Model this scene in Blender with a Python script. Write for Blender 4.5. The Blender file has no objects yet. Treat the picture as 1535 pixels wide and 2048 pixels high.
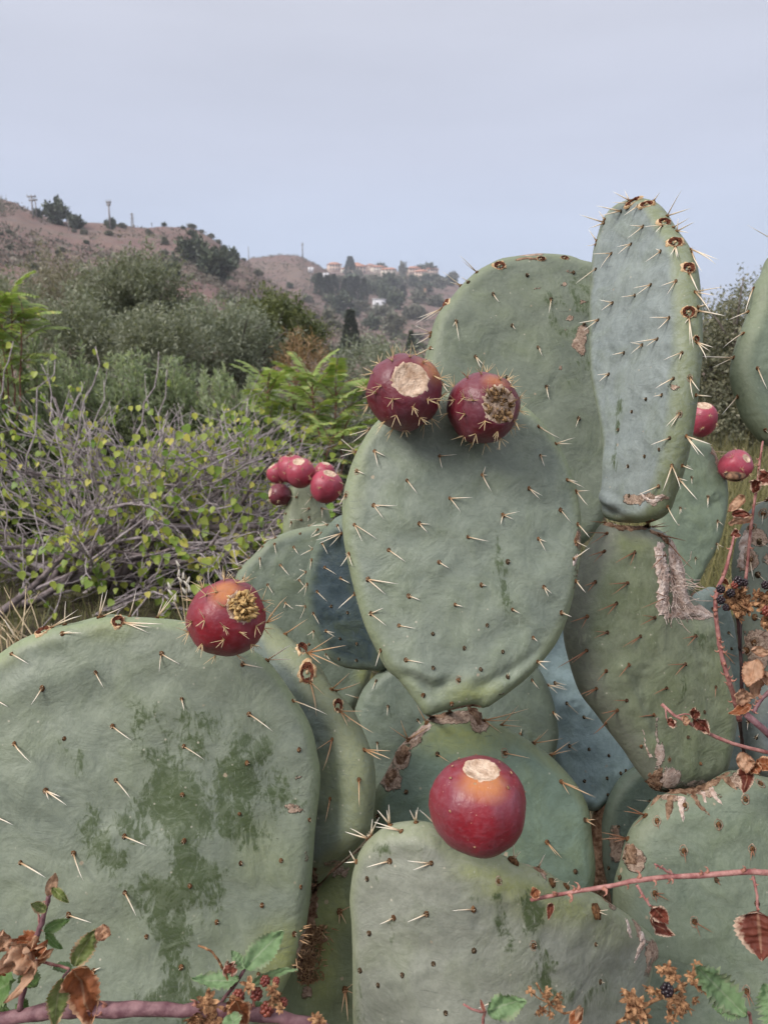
import bpy, math, random
import numpy as np
from mathutils import Vector, Matrix, noise
from mathutils.bvhtree import BVHTree

# ------------------------------------------------------------------ camera
SC = bpy.context.scene
COL = SC.collection
F = 1540.0                       # focal length in photo pixels (photo 1535 x 2048)
PITCH = math.atan((1024 - 700) / F)
CAM_Z = 1.5
cam_data = bpy.data.cameras.new("camera")
cam = bpy.data.objects.new("camera", cam_data)
COL.objects.link(cam)
cam.location = (0, 0, CAM_Z)
cam.rotation_euler = (math.pi / 2 - PITCH, 0, 0)
cam_data.sensor_fit = 'VERTICAL'
cam_data.sensor_height = 36.0
cam_data.lens = 36.0 * F / 2048.0
cam_data.clip_start = 0.02
cam_data.clip_end = 20000
cam_data.dof.use_dof = True
cam_data.dof.focus_distance = 0.66
cam_data.dof.aperture_fstop = 16.0
SC.camera = cam

# ------------------------------------------------------------------ light
SUN_DIR = Vector((-0.66, -0.50, 0.72)).normalized()     # towards the sun
SUN_EL = math.asin(SUN_DIR.z)
SUN_ROT = math.atan2(SUN_DIR.x, SUN_DIR.y)
world = bpy.data.worlds.new("World")
SC.world = world
world.use_nodes = True
wn = world.node_tree
wn.nodes.clear()
def wnode(t, **kw):
    n = wn.nodes.new(t)
    for k, v in kw.items():
        setattr(n, k, v)
    return n
w_out = wnode('ShaderNodeOutputWorld')
w_sky = wnode('ShaderNodeTexSky', sky_type='NISHITA', sun_disc=False, sun_elevation=SUN_EL, sun_rotation=SUN_ROT,
              air_density=1.0, dust_density=3.0, ozone_density=1.0)
w_b1 = wnode('ShaderNodeBackground')
w_b1.inputs[1].default_value = 0.07
w_b2 = wnode('ShaderNodeBackground')
w_b2.inputs[1].default_value = 1.0
w_tc = wnode('ShaderNodeTexCoord')
w_sep = wnode('ShaderNodeSeparateXYZ')
w_ramp = wnode('ShaderNodeValToRGB')        # high thin overcast: bluer towards the horizon, greyer and brighter overhead
el = w_ramp.color_ramp.elements
el[0].position = 0.0; el[0].color = (0.292, 0.342, 0.448, 1)
el[1].position = 1.0; el[1].color = (0.608, 0.591, 0.583, 1)
e = el.new(0.10); e.color = (0.281, 0.330, 0.427, 1)
e = el.new(0.22); e.color = (0.286, 0.308, 0.376, 1)
e = el.new(0.36); e.color = (0.292, 0.303, 0.351, 1)
w_noise = wnode('ShaderNodeTexNoise')
w_noise.inputs['Scale'].default_value = 2.2
w_noise.inputs['Detail'].default_value = 5.0
w_map = wnode('ShaderNodeMapping')
w_map.inputs['Scale'].default_value = (1, 1, 5.5)
w_nm = wnode('ShaderNodeMapRange')
w_nm.inputs[1].default_value = 0.3; w_nm.inputs[2].default_value = 0.7
w_nm.inputs[3].default_value = 0.945; w_nm.inputs[4].default_value = 1.045
w_mul = wnode('ShaderNodeMixRGB', blend_type='MULTIPLY')
w_mul.inputs[0].default_value = 1.0
w_mix = wnode('ShaderNodeMixShader')
w_mix.inputs[0].default_value = 0.93
L = wn.links.new
L(w_tc.outputs['Generated'], w_sep.inputs[0])
L(w_sep.outputs['Z'], w_ramp.inputs[0])
L(w_tc.outputs['Generated'], w_map.inputs[0])
L(w_map.outputs[0], w_noise.inputs['Vector'])
L(w_noise.outputs[0], w_nm.inputs[0])
L(w_ramp.outputs[0], w_mul.inputs[1])
L(w_nm.outputs[0], w_mul.inputs[2])
L(w_mul.outputs[0], w_b2.inputs[0])
L(w_sky.outputs[0], w_b1.inputs[0])
L(w_b1.outputs[0], w_mix.inputs[1])
L(w_b2.outputs[0], w_mix.inputs[2])
L(w_mix.outputs[0], w_out.inputs[0])

sun_data = bpy.data.lights.new("sun", 'SUN')
sun_data.energy = 1.5
sun_data.angle = math.radians(22)
sun_data.color = (1.0, 0.94, 0.87)
sun = bpy.data.objects.new("sun", sun_data)
COL.objects.link(sun)
sun.rotation_euler = (-SUN_DIR).to_track_quat('-Z', 'Y').to_euler()
sun.location = SUN_DIR * 30

SC.view_settings.view_transform = 'Standard'
SC.view_settings.look = 'None'
SC.view_settings.exposure = 1.2
SC.view_settings.gamma = 1.0
SC.view_settings.use_curve_mapping = False
SC.render.engine = 'CYCLES'
SC.cycles.use_denoising = True
SC.cycles.max_bounces = 4
SC.cycles.use_adaptive_sampling = True
SC.cycles.adaptive_threshold = 0.02
SC.cycles.transparent_max_bounces = 8
SC.cycles.caustics_reflective = False
SC.cycles.caustics_refractive = False

# ------------------------------------------------------------------ helpers
CM = Matrix.Translation(cam.location) @ cam.rotation_euler.to_matrix().to_4x4()
CAMP = Vector(cam.location)
CP, SP = math.cos(PITCH), math.sin(PITCH)
def pix(px, py, d):
    """the point seen at photo pixel (px, py) at depth d along the lens axis"""
    return CM @ Vector(((px - 767.5) / F * d, -(py - 1024) / F * d, -d))
def pix_np(px, py, d):
    x = (px - 767.5) / F * d; y = -(py - 1024) / F * d; z = -d
    # camera axes: right = X, up = (0, sinP, cosP), back = (0, -cosP, sinP)
    return np.stack([x, y * SP - z * CP, CAM_Z + y * CP + z * SP], -1)

def tag(o, label=None, cat=None, group=None, kind=None):
    if label: o["label"] = label
    if cat: o["category"] = cat
    if group: o["group"] = group
    if kind: o["kind"] = kind
    return o
def empty(name, loc, label, cat, group=None):
    o = bpy.data.objects.new(name, None)
    COL.objects.link(o)
    o.location = loc
    o.empty_display_size = 0.05
    return tag(o, label, cat, group)

def np_mesh(name, V, faces, attrs=None, mats=(), mat_idx=None, smooth=False):
    """faces: array (m,k) or list of such arrays / list of index lists"""
    me = bpy.data.meshes.new(name)
    V = np.asarray(V, dtype=np.float32)
    if isinstance(faces, np.ndarray):
        faces = [faces]
    if faces and isinstance(faces[0], np.ndarray) and faces[0].ndim == 2:
        loops = np.concatenate([f.ravel() for f in faces])
        sizes = np.concatenate([np.full(len(f), f.shape[1]) for f in faces])
    else:
        sizes = np.array([len(f) for f in faces])
        loops = np.array([i for f in faces for i in f])
    starts = np.concatenate([[0], np.cumsum(sizes)[:-1]])
    me.vertices.add(len(V)); me.vertices.foreach_set('co', V.ravel())
    me.loops.add(len(loops)); me.loops.foreach_set('vertex_index', loops.astype(np.int32))
    me.polygons.add(len(sizes))
    me.polygons.foreach_set('loop_start', starts.astype(np.int32))
    me.polygons.foreach_set('loop_total', sizes.astype(np.int32))
    if mat_idx is not None:
        me.polygons.foreach_set('material_index', np.asarray(mat_idx, dtype=np.int32))
    if smooth:
        me.polygons.foreach_set('use_smooth', np.ones(len(sizes), dtype=bool))
    for k, a in (attrs or {}).items():
        a = np.asarray(a, dtype=np.float32)
        if a.ndim == 1:
            at = me.attributes.new(k, 'FLOAT', 'POINT'); at.data.foreach_set('value', a)
        else:
            at = me.attributes.new(k, 'FLOAT_COLOR', 'POINT')
            at.data.foreach_set('color', np.concatenate([a, np.ones((len(a), 1), np.float32)], 1).ravel())
    for m in mats:
        me.materials.append(m)
    me.update(calc_edges=True)
    me.validate()
    return me
def mobj(name, me, parent=None):
    o = bpy.data.objects.new(name, me)
    COL.objects.link(o)
    if parent is not None:
        o.parent = parent
    return o

class MB:
    """collects shapes in world coordinates and links them as one mesh object"""
    def __init__(s):
        s.v = []; s.f = []; s.m = []; s.c = []
    def add(s, V, Fc, mi=0, c=0.0):
        b = len(s.v)
        s.v.extend([tuple(p) for p in V])
        s.f.extend([[i + b for i in f] for f in Fc])
        s.m.extend([mi] * len(Fc))
        if np.isscalar(c): s.c.extend([c] * len(V))
        else: s.c.extend(list(c))
        return s
    def tube(s, pts, rad, n=6, mi=0, c0=0.0, c1=1.0, jit=0.0, rng=random, caps=True):
        pts = [Vector(p) for p in pts]
        k = len(pts)
        if np.isscalar(rad): rad = [rad] * k
        t = (pts[1] - pts[0]).normalized()
        a = t.orthogonal().normalized()
        V, Fc, cc = [], [], []
        for i, p in enumerate(pts):
            tt = (pts[min(i + 1, k - 1)] - pts[max(i - 1, 0)])
            if tt.length > 1e-9: t = tt.normalized()
            a = (a - t * a.dot(t))
            a = a.normalized() if a.length > 1e-9 else t.orthogonal().normalized()
            b = t.cross(a)
            for j in range(n):
                an = 2 * math.pi * j / n
                r = rad[i] * (1 + (rng.uniform(-jit, jit) if jit else 0))
                V.append(p + (a * math.cos(an) + b * math.sin(an)) * r)
                cc.append(c0 + (c1 - c0) * i / max(1, k - 1))
        for i in range(k - 1):
            for j in range(n):
                q = (j + 1) % n
                Fc.append([i * n + j, i * n + q, (i + 1) * n + q, (i + 1) * n + j])
        if caps:
            Fc.append(list(range(n))[::-1]); Fc.append([(k - 1) * n + j for j in range(n)])
        return s.add(V, Fc, mi, cc)
    def box(s, c, ax, ay, az, mi=0, col=0.0):
        c, ax, ay, az = Vector(c), Vector(ax), Vector(ay), Vector(az)
        V = [c + ax * i + ay * j + az * k for i in (-1, 1) for j in (-1, 1) for k in (-1, 1)]
        Fc = [[0, 1, 3, 2], [4, 6, 7, 5], [0, 4, 5, 1], [2, 3, 7, 6], [0, 2, 6, 4], [1, 5, 7, 3]]
        return s.add(V, Fc, mi, col)
    def blob(s, c, ax, ay, az, n=8, k=5, mi=0, col=0.0, rough=0.0, rng=random):
        c, ax, ay, az = Vector(c), Vector(ax), Vector(ay), Vector(az)
        V = [c - az]; Fc = []
        for i in range(1, k):
            ph = -math.pi / 2 + math.pi * i / k
            for j in range(n):
                th = 2 * math.pi * j / n
                q = 1 + (rng.uniform(-rough, rough) if rough else 0)
                V.append(c + (ax * math.cos(th) * math.cos(ph) + ay * math.sin(th) * math.cos(ph) + az * math.sin(ph)) * q)
        V.append(c + az)
        for j in range(n):
            Fc.append([0, 1 + (j + 1) % n, 1 + j])
            Fc.append([len(V) - 1, 1 + (k - 2) * n + j, 1 + (k - 2) * n + (j + 1) % n])
        for i in range(k - 2):
            for j in range(n):
                q = (j + 1) % n
                Fc.append([1 + i * n + j, 1 + i * n + q, 1 + (i + 1) * n + q, 1 + (i + 1) * n + j])
        return s.add(V, Fc, mi, col)
    def mesh(s, name, mats, loc=(0, 0, 0), smooth=True):
        V = np.array(s.v, dtype=np.float64) - np.array(loc)[None, :]
        return np_mesh(name, V, s.f, {'c': np.array(s.c)}, mats, s.m, smooth)
    def build(s, name, mats, parent=None, loc=(0, 0, 0), smooth=True):
        if not isinstance(mats, (list, tuple)): mats = [mats]
        return mobj(name, s.mesh(name, mats, loc, smooth), parent)

def lerp(a, b, t): return a + (b - a) * t
def catmull(P, n, closed=True):
    P = np.asarray(P, float)
    m = len(P)
    out = []
    per = 12
    rngi = range(m if closed else m - 1)
    for i in rngi:
        if closed:
            p0, p1, p2, p3 = P[(i - 1) % m], P[i], P[(i + 1) % m], P[(i + 2) % m]
        else:
            p0, p1, p2, p3 = P[max(i - 1, 0)], P[i], P[i + 1], P[min(i + 2, m - 1)]
        for k in range(per):
            t = k / per
            out.append(0.5 * ((2 * p1) + (-p0 + p2) * t + (2 * p0 - 5 * p1 + 4 * p2 - p3) * t * t + (-p0 + 3 * p1 - 3 * p2 + p3) * t ** 3))
    if not closed: out.append(P[-1])
    out = np.array(out)
    if closed: out = np.vstack([out, out[:1]])
    seg = np.linalg.norm(np.diff(out, axis=0), axis=1)
    s = np.concatenate([[0], np.cumsum(seg)])
    u = np.linspace(0, s[-1], n + 1 if closed else n)
    if closed: u = u[:-1]
    return np.stack([np.interp(u, s, out[:, k]) for k in range(out.shape[1])], -1)

# ------------------------------------------------------------------ node helpers
class NT:
    def __init__(s, name):
        s.mat = bpy.data.materials.new(name)
        s.mat.use_nodes = True
        s.t = s.mat.node_tree
        s.t.nodes.clear()
        s.out = s.t.nodes.new('ShaderNodeOutputMaterial')
    def n(s, typ, ins=None, **kw):
        nd = s.t.nodes.new(typ)
        for k, v in kw.items(): setattr(nd, k, v)
        for k, v in (ins or {}).items(): s.set(nd.inputs[k], v)
        return nd
    def set(s, sock, v):
        if isinstance(v, bpy.types.NodeSocket): s.t.links.new(v, sock)
        else:
            if isinstance(v, (tuple, list)) and len(v) == 3 and sock.type == 'RGBA': v = (*v, 1)
            sock.default_value = v
    def math(s, op, a, b=0.0, clamp=False):
        nd = s.n('ShaderNodeMath', {0: a, 1: b}, operation=op); nd.use_clamp = clamp
        return nd.outputs[0]
    def mix(s, fac, a, b, mode='MIX'):
        return s.n('ShaderNodeMixRGB', {0: fac, 1: a, 2: b}, blend_type=mode).outputs[0]
    def noise(s, vec, scale, detail=3.0, rough=0.55, dist=0.0):
        return s.n('ShaderNodeTexNoise', {'Vector': vec, 'Scale': scale, 'Detail': detail, 'Roughness': rough, 'Distortion': dist}).outputs[0]
    def rng(s, v, a, b, c=0.0, d=1.0, smooth=False):
        nd = s.n('ShaderNodeMapRange', {0: v, 1: a, 2: b, 3: c, 4: d})
        if smooth: nd.interpolation_type = 'SMOOTHSTEP'
        return nd.outputs[0]
    def attr(s, name):
        return s.n('ShaderNodeAttribute', attribute_name=name)
    def obj(s):
        return s.n('ShaderNodeTexCoord').outputs['Object']
    def mapping(s, vec, scale=(1, 1, 1), rot=(0, 0, 0), loc=(0, 0, 0)):
        return s.n('ShaderNodeMapping', {'Vector': vec, 'Scale': scale, 'Rotation': rot, 'Location': loc}).outputs[0]
    def bump(s, h, strength=0.3, dist=0.01, normal=None):
        i = {'Strength': strength, 'Distance': dist, 'Height': h}
        if normal is not None: i['Normal'] = normal
        return s.n('ShaderNodeBump', i).outputs[0]
    def bsdf(s, col, rough=0.6, spec=0.4, normal=None, **kw):
        i = {'Base Color': col, 'Roughness': rough, 'Specular IOR Level': spec}
        if normal is not None: i['Normal'] = normal
        i.update(kw)
        nd = s.n('ShaderNodeBsdfPrincipled', i)
        return nd.outputs[0]
    def done(s, sh):
        s.t.links.new(sh, s.out.inputs[0])
        return s.mat

def mat_simple(name, c0, c1, scale=20.0, rough=0.7, spec=0.3, bump=0.3, bdist=0.002, detail=4):
    t = NT(name); o = t.obj()
    nz = t.noise(o, scale, detail)
    col = t.mix(t.rng(nz, 0.35, 0.65), c0, c1)
    return t.done(t.bsdf(col, rough, spec, t.bump(t.noise(o, scale * 2.5, 3), bump, bdist)))
def mat_leaf(name, dark, light, third=None, rough=0.5, spec=0.35, trans=0.3):
    """leaf colour varies leaf by leaf through the attribute c"""
    t = NT(name)
    a = t.attr('c').outputs['Fac']
    col = t.mix(a, dark, light)
    if third is not None:
        col = t.mix(t.rng(a, 0.86, 0.97), col, third)
    p = t.bsdf(col, rough, spec)
    tr = t.n('ShaderNodeBsdfTranslucent', {0: t.mix(1.0, col, (1.0, 1.05, 0.6), 'MULTIPLY')}).outputs[0]
    return t.done(t.n('ShaderNodeMixShader', {0: trans, 1: p, 2: tr}).outputs[0])

# ================================================================== terrain
def _hash(ix, iy, seed):
    h = (ix * 374761393 + iy * 668265263 + seed * 982451653) & 0x7fffffff
    h = ((h ^ (h >> 13)) * 1274126177) & 0x7fffffff
    return ((h ^ (h >> 16)) & 0xffff) / 65535.0
def vnoise(x, y, seed=0):
    x = np.asarray(x, float); y = np.asarray(y, float)
    ix = np.floor(x).astype(np.int64); iy = np.floor(y).astype(np.int64)
    fx = x - ix; fy = y - iy
    fx = fx * fx * (3 - 2 * fx); fy = fy * fy * (3 - 2 * fy)
    a = _hash(ix, iy, seed); b = _hash(ix + 1, iy, seed); c = _hash(ix, iy + 1, seed); d = _hash(ix + 1, iy + 1, seed)
    return (a * (1 - fx) + b * fx) * (1 - fy) + (c * (1 - fx) + d * fx) * fy
def fbm(x, y, seed=0, o=4):
    s = 0; a = 0.5
    for k in range(o):
        s = s + a * (vnoise(x * 2 ** k, y * 2 ** k, seed + k) - 0.5); a *= 0.5
    return s
def tan_el(y):
    return np.tan(np.arctan((1024 - np.asarray(y, float)) / F) - PITCH)
RA = ([-600, 0, 60, 110, 160, 250, 330, 400, 430, 460, 500, 540, 600, 680, 760, 900],
      [400, 421, 430, 447, 459, 461, 460, 468, 482, 505, 532, 562, 600, 640, 670, 700])
RB = ([380, 440, 480, 510, 540, 575, 605, 630, 660, 700, 760, 820],
      [600, 560, 530, 514, 512, 509, 512, 524, 545, 575, 620, 690])
RC = ([300, 520, 600, 640, 680, 760, 850, 905, 950, 1000, 1100, 1300, 2200],
      [660, 590, 552, 540, 537, 541, 548, 562, 590, 606, 628, 645, 660])
def terr(X, Y):
    X = np.asarray(X, float); Y = np.asarray(Y, float)
    r = np.hypot(X, Y)
    xk = 767.5 + F / CP * X / np.maximum(Y, np.maximum(1e-3, 0.05 * r))
    def ridge(keys, r0, rc, p):
        top = CAM_Z + tan_el(np.interp(xk, keys[0], keys[1])) * rc
        t = np.clip((r - r0) / (rc - r0), 0, 1)
        z = np.maximum(top, 0) * t ** p
        return np.where(r > rc, z * np.clip(1 - 0.12 * (r - rc) / rc, 0, 1), z)
    a = ridge(RA, 85, 300, 0.95)
    b = ridge(RB, 300, 520, 1.1)
    c = ridge(RC, 205, 800, 1.25)
    z = np.maximum(np.maximum(a, b), c)
    w = np.clip((r - 70) / 120, 0, 1)
    z = z + w * (fbm(X / 28, Y / 28, 3) * 5.5 + fbm(X / 7, Y / 7, 9) * 0.9)
    z = z - 1.2 * np.clip((r - 30) / 60, 0, 1) * np.clip(1 - (r - 90) / 200, 0, 1)
    z = z + fbm(X / 3, Y / 3, 5) * 0.25 * np.clip((r - 3) / 8, 0, 1)
    return z
def terr1(x, y): return float(terr(np.array([x]), np.array([y]))[0])
_TR = np.geomspace(2, 4000, 1500)
def ground_at(px, py):
    """where the sight line through a photo pixel meets the ground"""
    d = pix(px, py, 1.0) - CAMP
    h = math.hypot(d.x, d.y)
    t = _TR / h
    x = CAMP.x + d.x * t; y = CAMP.y + d.y * t; z = CAMP.z + d.z * t
    hit = np.nonzero(z < terr(x, y))[0]
    i = hit[0] if len(hit) else int(np.argmin((z - terr(x, y)) / t))      # a sight line that just misses: the crest below it
    return Vector((x[i], y[i], terr1(x[i], y[i])))
def stand(px, dist):
    """ground point under photo column px at horizontal distance dist (metres)"""
    x = (px - 767.5) / (F / CP) * dist
    return Vector((x, dist, terr1(x, dist)))

az = np.concatenate([np.linspace(-math.pi, -0.85, 40)[:-1], np.linspace(-0.85, 0.85, 520), np.linspace(0.85, math.pi, 40)[1:]])
rr = np.concatenate([np.linspace(0.05, 12, 50), np.geomspace(12.4, 70, 60), np.linspace(71.5, 340, 170), np.linspace(343, 1000, 140), np.geomspace(1020, 3000, 20)])
A, R = np.meshgrid(az, rr)
GX = np.sin(A) * R; GY = np.cos(A) * R
GZ = terr(GX, GY)
na, nr = len(az), len(rr)
V = np.stack([GX, GY, GZ], -1).reshape(-1, 3)
i, j = np.meshgrid(np.arange(nr - 1), np.arange(na - 1), indexing='ij')
Q = np.stack([i * na + j, i * na + j + 1, (i + 1) * na + j + 1, (i + 1) * na + j], -1).reshape(-1, 4)[:, ::-1]
t = NT('hill_soil')
o = t.n('ShaderNodeNewGeometry').outputs['Position']
n1 = t.noise(o, 0.035, 4, 0.6)
n2 = t.noise(o, 0.22, 5, 0.65)
n3 = t.noise(o, 1.3, 4, 0.7)
c = t.mix(t.rng(n1, 0.36, 0.64), (0.195, 0.122, 0.115), (0.200, 0.146, 0.122))
c = t.mix(t.rng(n2, 0.47, 0.66), c, (0.165, 0.130, 0.125))
c = t.mix(t.rng(n3, 0.52, 0.72, 0, 0.8), c, (0.300, 0.235, 0.190))
c = t.mix(t.rng(t.noise(o, 0.6, 3), 0.56, 0.7, 0, 0.6), c, (0.125, 0.115, 0.09))
d = t.n('ShaderNodeVectorMath', {0: o}, operation='LENGTH').outputs['Value']
near = t.mix(t.rng(t.noise(o, 2.5, 5), 0.4, 0.62), (0.060, 0.050, 0.036), (0.10, 0.095, 0.055))
c = t.mix(t.rng(d, 45, 90), near, c)
soil = t.done(t.bsdf(c, 0.95, 0.1, t.bump(n3, 0.6, 0.5)))
ground = mobj('ground', np_mesh('ground', V, Q, mats=[soil], smooth=True))
tag(ground, 'dry reddish brown ground rising to scrubby hills behind the cactus', 'ground', kind='structure')

# ================================================================== foliage generators (numpy)
RS = np.random.RandomState
def unit(v): return v / np.maximum(np.linalg.norm(v, axis=-1, keepdims=True), 1e-9)
def leaf_quads(P, D, N, ln, wd, bend=0.0):
    """kite-shaped leaves: base P, direction D, face normal N"""
    S = unit(np.cross(D, N))
    ln = np.asarray(ln)[:, None]; wd = np.asarray(wd)[:, None]
    mid = P + D * ln * 0.45 + N * ln * bend
    V = np.stack([P, mid + S * wd * 0.5, P + D * ln, mid - S * wd * 0.5], 1).reshape(-1, 3)
    Q = np.arange(len(P) * 4).reshape(-1, 4)
    return V, Q
def crown(seed, rad, nclump, per, ll, lw, shoot=0.35, shell=0.55, up=0.4, lump=0.35, flat=0.25, spread=0.9):
    """leaves in shoots spread through an uneven ellipsoid about the origin; returns verts, quads, tint per vertex"""
    g = RS(seed)
    rad = np.array(rad, float)
    d = unit(g.normal(size=(nclump * 3, 3)))
    # lobes: a crown is several bulges, not one ball
    lob = unit(g.normal(size=(9, 3))); lob[:, 2] = lob[:, 2] * 0.6 + 0.15; lob = unit(lob)
    amp = 0.55 + lump * (np.max(np.clip(d @ lob.T, 0, 1) ** 5, axis=1)) + 0.12 * g.normal(size=len(d))
    f = shell + (1 - shell) * g.rand(len(d)) ** 0.6
    f = np.where(g.rand(len(d)) < 0.25, f * g.rand(len(d)) ** 0.5, f)
    c = d * (amp * f)[:, None]
    keep = (c[:, 2] > -0.75)
    # gaps where whole shoots are missing
    gap = unit(g.normal(size=(7, 3)))
    keep &= ~((np.max(d @ gap.T, axis=1) > 0.965) & (f > 0.5))
    c = c[keep][:nclump]; d = d[keep][:nclump]
    C = c * rad
    ax = unit(d * 0.8 + np.array([0, 0, up]) + 0.45 * g.normal(size=d.shape))
    tn = g.rand(len(C)) * 0.6
    n = len(C)
    tt = g.rand(n, per)
    P = C[:, None] + ax[:, None] * (tt * shoot * (0.6 + 0.8 * g.rand(n, 1)))[..., None] + g.normal(size=(n, per, 3)) * shoot * 0.12
    D = unit(ax[:, None] * (1.0 - spread * 0.5) + g.normal(size=(n, per, 3)) * spread * 0.6)
    N = unit(g.normal(size=(n, per, 3)) + np.array([0, 0, flat * 4]))
    tint = np.clip(tn[:, None] + g.rand(n, per) * 0.5, 0, 1)
    P = P.reshape(-1, 3); D = D.reshape(-1, 3); N = N.reshape(-1, 3)
    N = unit(N - D * np.sum(N * D, 1, keepdims=True))
    s = 0.7 + 0.6 * g.rand(len(P))
    V, Q = leaf_quads(P, D, N, ll * s, lw * s)
    return V, Q, np.repeat(tint.ravel(), 4)
def trunk_mb(rng, base, top, r0, nlimb, rad, mb=None):
    mb = mb or MB()
    base = Vector(base); top = Vector(top)
    h = top - base
    pts = [base + h * (k / 5) + Vector((rng.uniform(-1, 1), rng.uniform(-1, 1), 0)) * h.length * 0.04 for k in range(6)]
    mb.tube(pts, [r0 * (1 - 0.09 * k) for k in range(6)], 7)
    for k in range(nlimb):
        st = pts[rng.randint(2, 5)]
        a = rng.uniform(0, 2 * math.pi); e = rng.uniform(0.25, 1.1)
        dv = Vector((math.cos(a) * math.cos(e) * rad[0], math.sin(a) * math.cos(e) * rad[1], math.sin(e) * rad[2])) * rng.uniform(0.6, 0.95)
        q = [st + dv * (m / 5) + Vector((rng.uniform(-1, 1), rng.uniform(-1, 1), rng.uniform(-.5, 1))) * dv.length * 0.06 * (m > 0) for m in range(6)]
        mb.tube(q, [r0 * 0.5 * (1 - 0.16 * m) for m in range(6)], 5)
        for w in range(3):
            s2 = q[rng.randint(2, 4)]
            dv2 = (dv * 0.5 + Vector((rng.uniform(-1, 1), rng.uniform(-1, 1), rng.uniform(-.3, 1))) * dv.length * 0.35)
            mb.tube([s2, s2 + dv2 * 0.5 + Vector((0, 0, dv2.length * 0.08)), s2 + dv2], [r0 * 0.22, r0 * 0.15, r0 * 0.06], 4)
    return mb

M_bark = mat_simple('grey_bark', (0.10, 0.085, 0.075), (0.20, 0.175, 0.155), 14, 0.9, 0.15, 0.6, 0.01)
M_olive = mat_leaf('olive_leaf', (0.110, 0.134, 0.084), (0.342, 0.357, 0.269), trans=0.28)
M_olive_pale = mat_leaf('pale_olive_leaf', (0.131, 0.163, 0.112), (0.356, 0.375, 0.300), trans=0.28)
M_olive_thin = mat_leaf('thin_olive_leaf', (0.173, 0.158, 0.128), (0.360, 0.338, 0.263), trans=0.28)
M_carob = mat_leaf('deep_green_leaf', (0.057, 0.084, 0.034), (0.216, 0.237, 0.101), trans=0.28)
M_dark = mat_leaf('dark_tree_leaf', (0.095, 0.114, 0.079), (0.307, 0.294, 0.200), trans=0.28)
M_willow = mat_leaf('upright_shrub_leaf', (0.160, 0.215, 0.125), (0.540, 0.600, 0.430), trans=0.45) if True else mat_leaf('upright_shrub_leaf_b', (0.109, 0.155, 0.081), (0.345, 0.380, 0.236), trans=0.25)
M_dry = mat_leaf('dry_twig_leaf', (0.184, 0.115, 0.063), (0.391, 0.265, 0.138), trans=0.2)
M_farscrub = mat_leaf('hill_scrub_leaf', (0.090, 0.084, 0.066), (0.210, 0.186, 0.150), trans=0.1)
M_fargreen = mat_leaf('far_tree_leaf', (0.048, 0.070, 0.048), (0.138, 0.162, 0.102), trans=0.1)
M_faroli = mat_leaf('far_olive_leaf', (0.106, 0.115, 0.088), (0.237, 0.237, 0.181), trans=0.1)
M_cyp = mat_leaf('cypress_leaf', (0.031, 0.046, 0.031), (0.084, 0.102, 0.062), trans=0.1)
M_shade_leaf = mat_leaf('shade_fill_leaf', (0.026, 0.036, 0.020), (0.120, 0.145, 0.066), trans=0.25)  # leaf colour kept dark to stand for the shade behind the bush

def tree(name, label, cat, base, crown_c, rad, seed, mat, nclump, per, ll, lw, group=None, r0=0.09, nlimb=8, **kw):
    """trunk with limbs + crown of separate leaves; crown_c is the crown's centre above the base"""
    rng = random.Random(seed)
    root = empty(name, base, label, cat, group)
    mb = trunk_mb(rng, (0, 0, -0.1), (0, 0, crown_c[2] * 0.75), r0, nlimb, rad)
    for k in range(len(mb.v)):
        f = max(0.0, mb.v[k][2]) / max(crown_c[2], .1)
        mb.v[k] = (mb.v[k][0] + crown_c[0] * f, mb.v[k][1] + crown_c[1] * f, mb.v[k][2])
    mb.build('trunk', M_bark, root)
    Vc, Qc, tc = crown(seed, rad, nclump, per, ll, lw, **kw)
    Vc = Vc + np.array(crown_c)
    mobj('crown', np_mesh('crown', Vc, Qc, {'c': tc}, [mat]), root)
    return root

def tree_px(name, label, cat, px0, px1, py0, py1, dist, seed, mat, nclump, per, ll, lw, depth=1.0, base_px=None, **kw):
    """a tree whose crown fills the given photo rectangle when it stands dist metres away"""
    cx, cy = (px0 + px1) / 2, (py0 + py1) / 2
    base = stand(base_px if base_px is not None else cx, dist)
    sc = dist / CP / F * 1.0
    hx = (px1 - px0) / 2 * sc; hz = (py1 - py0) / 2 * sc
    zc = CAM_Z + float(tan_el(cy)) * dist
    bx = (cx - 767.5) / (F / CP) * dist
    return tree(name, label, cat, base, (bx - base.x, 0, zc - base.z), (hx * 1.12, max(hx, hz) * depth, hz * 1.12), seed, mat, nclump, per, ll, lw, **kw)

# ------------------------------------------------------------------ trees of the middle distance
tree_px('olive_tree', 'large grey-green olive tree with dark hollow under its crown', 'tree', 165, 385, 520, 745, 17, 11, M_olive, 1900, 18, 0.095, 0.027, r0=0.16, nlimb=12, shell=0.45)
tree_px('leafy_shrub', 'dull green shrub filling the foot of the large olive tree', 'shrub', 60, 260, 620, 790, 12.5, 21, M_olive, 800, 17, 0.075, 0.024, r0=0.05, nlimb=8)
tree_px('leafy_shrub', 'dull green shrub between the large olive and the silvery one', 'shrub', 225, 400, 640, 800, 12.0, 22, M_olive, 720, 17, 0.075, 0.024, r0=0.05, nlimb=8)
tree_px('olive_tree', 'thin pinkish grey olive tree half bare, beside the large olive', 'tree', 40, 215, 500, 720, 20, 12, M_olive_thin, 800, 14, 0.10, 0.026, r0=0.13, nlimb=12, shell=0.4)
tree_px('olive_tree', 'pale silvery olive tree in front of the round green tree', 'tree', 340, 550, 612, 790, 14, 13, M_olive_pale, 1050, 18, 0.080, 0.023, r0=0.12, nlimb=9)
tree_px('carob_tree', 'round deep green tree above the golden dry shrub', 'tree', 440, 645, 596, 735, 19, 14, M_carob, 1000, 17, 0.11, 0.042, r0=0.14, nlimb=8, lump=0.25)
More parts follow.
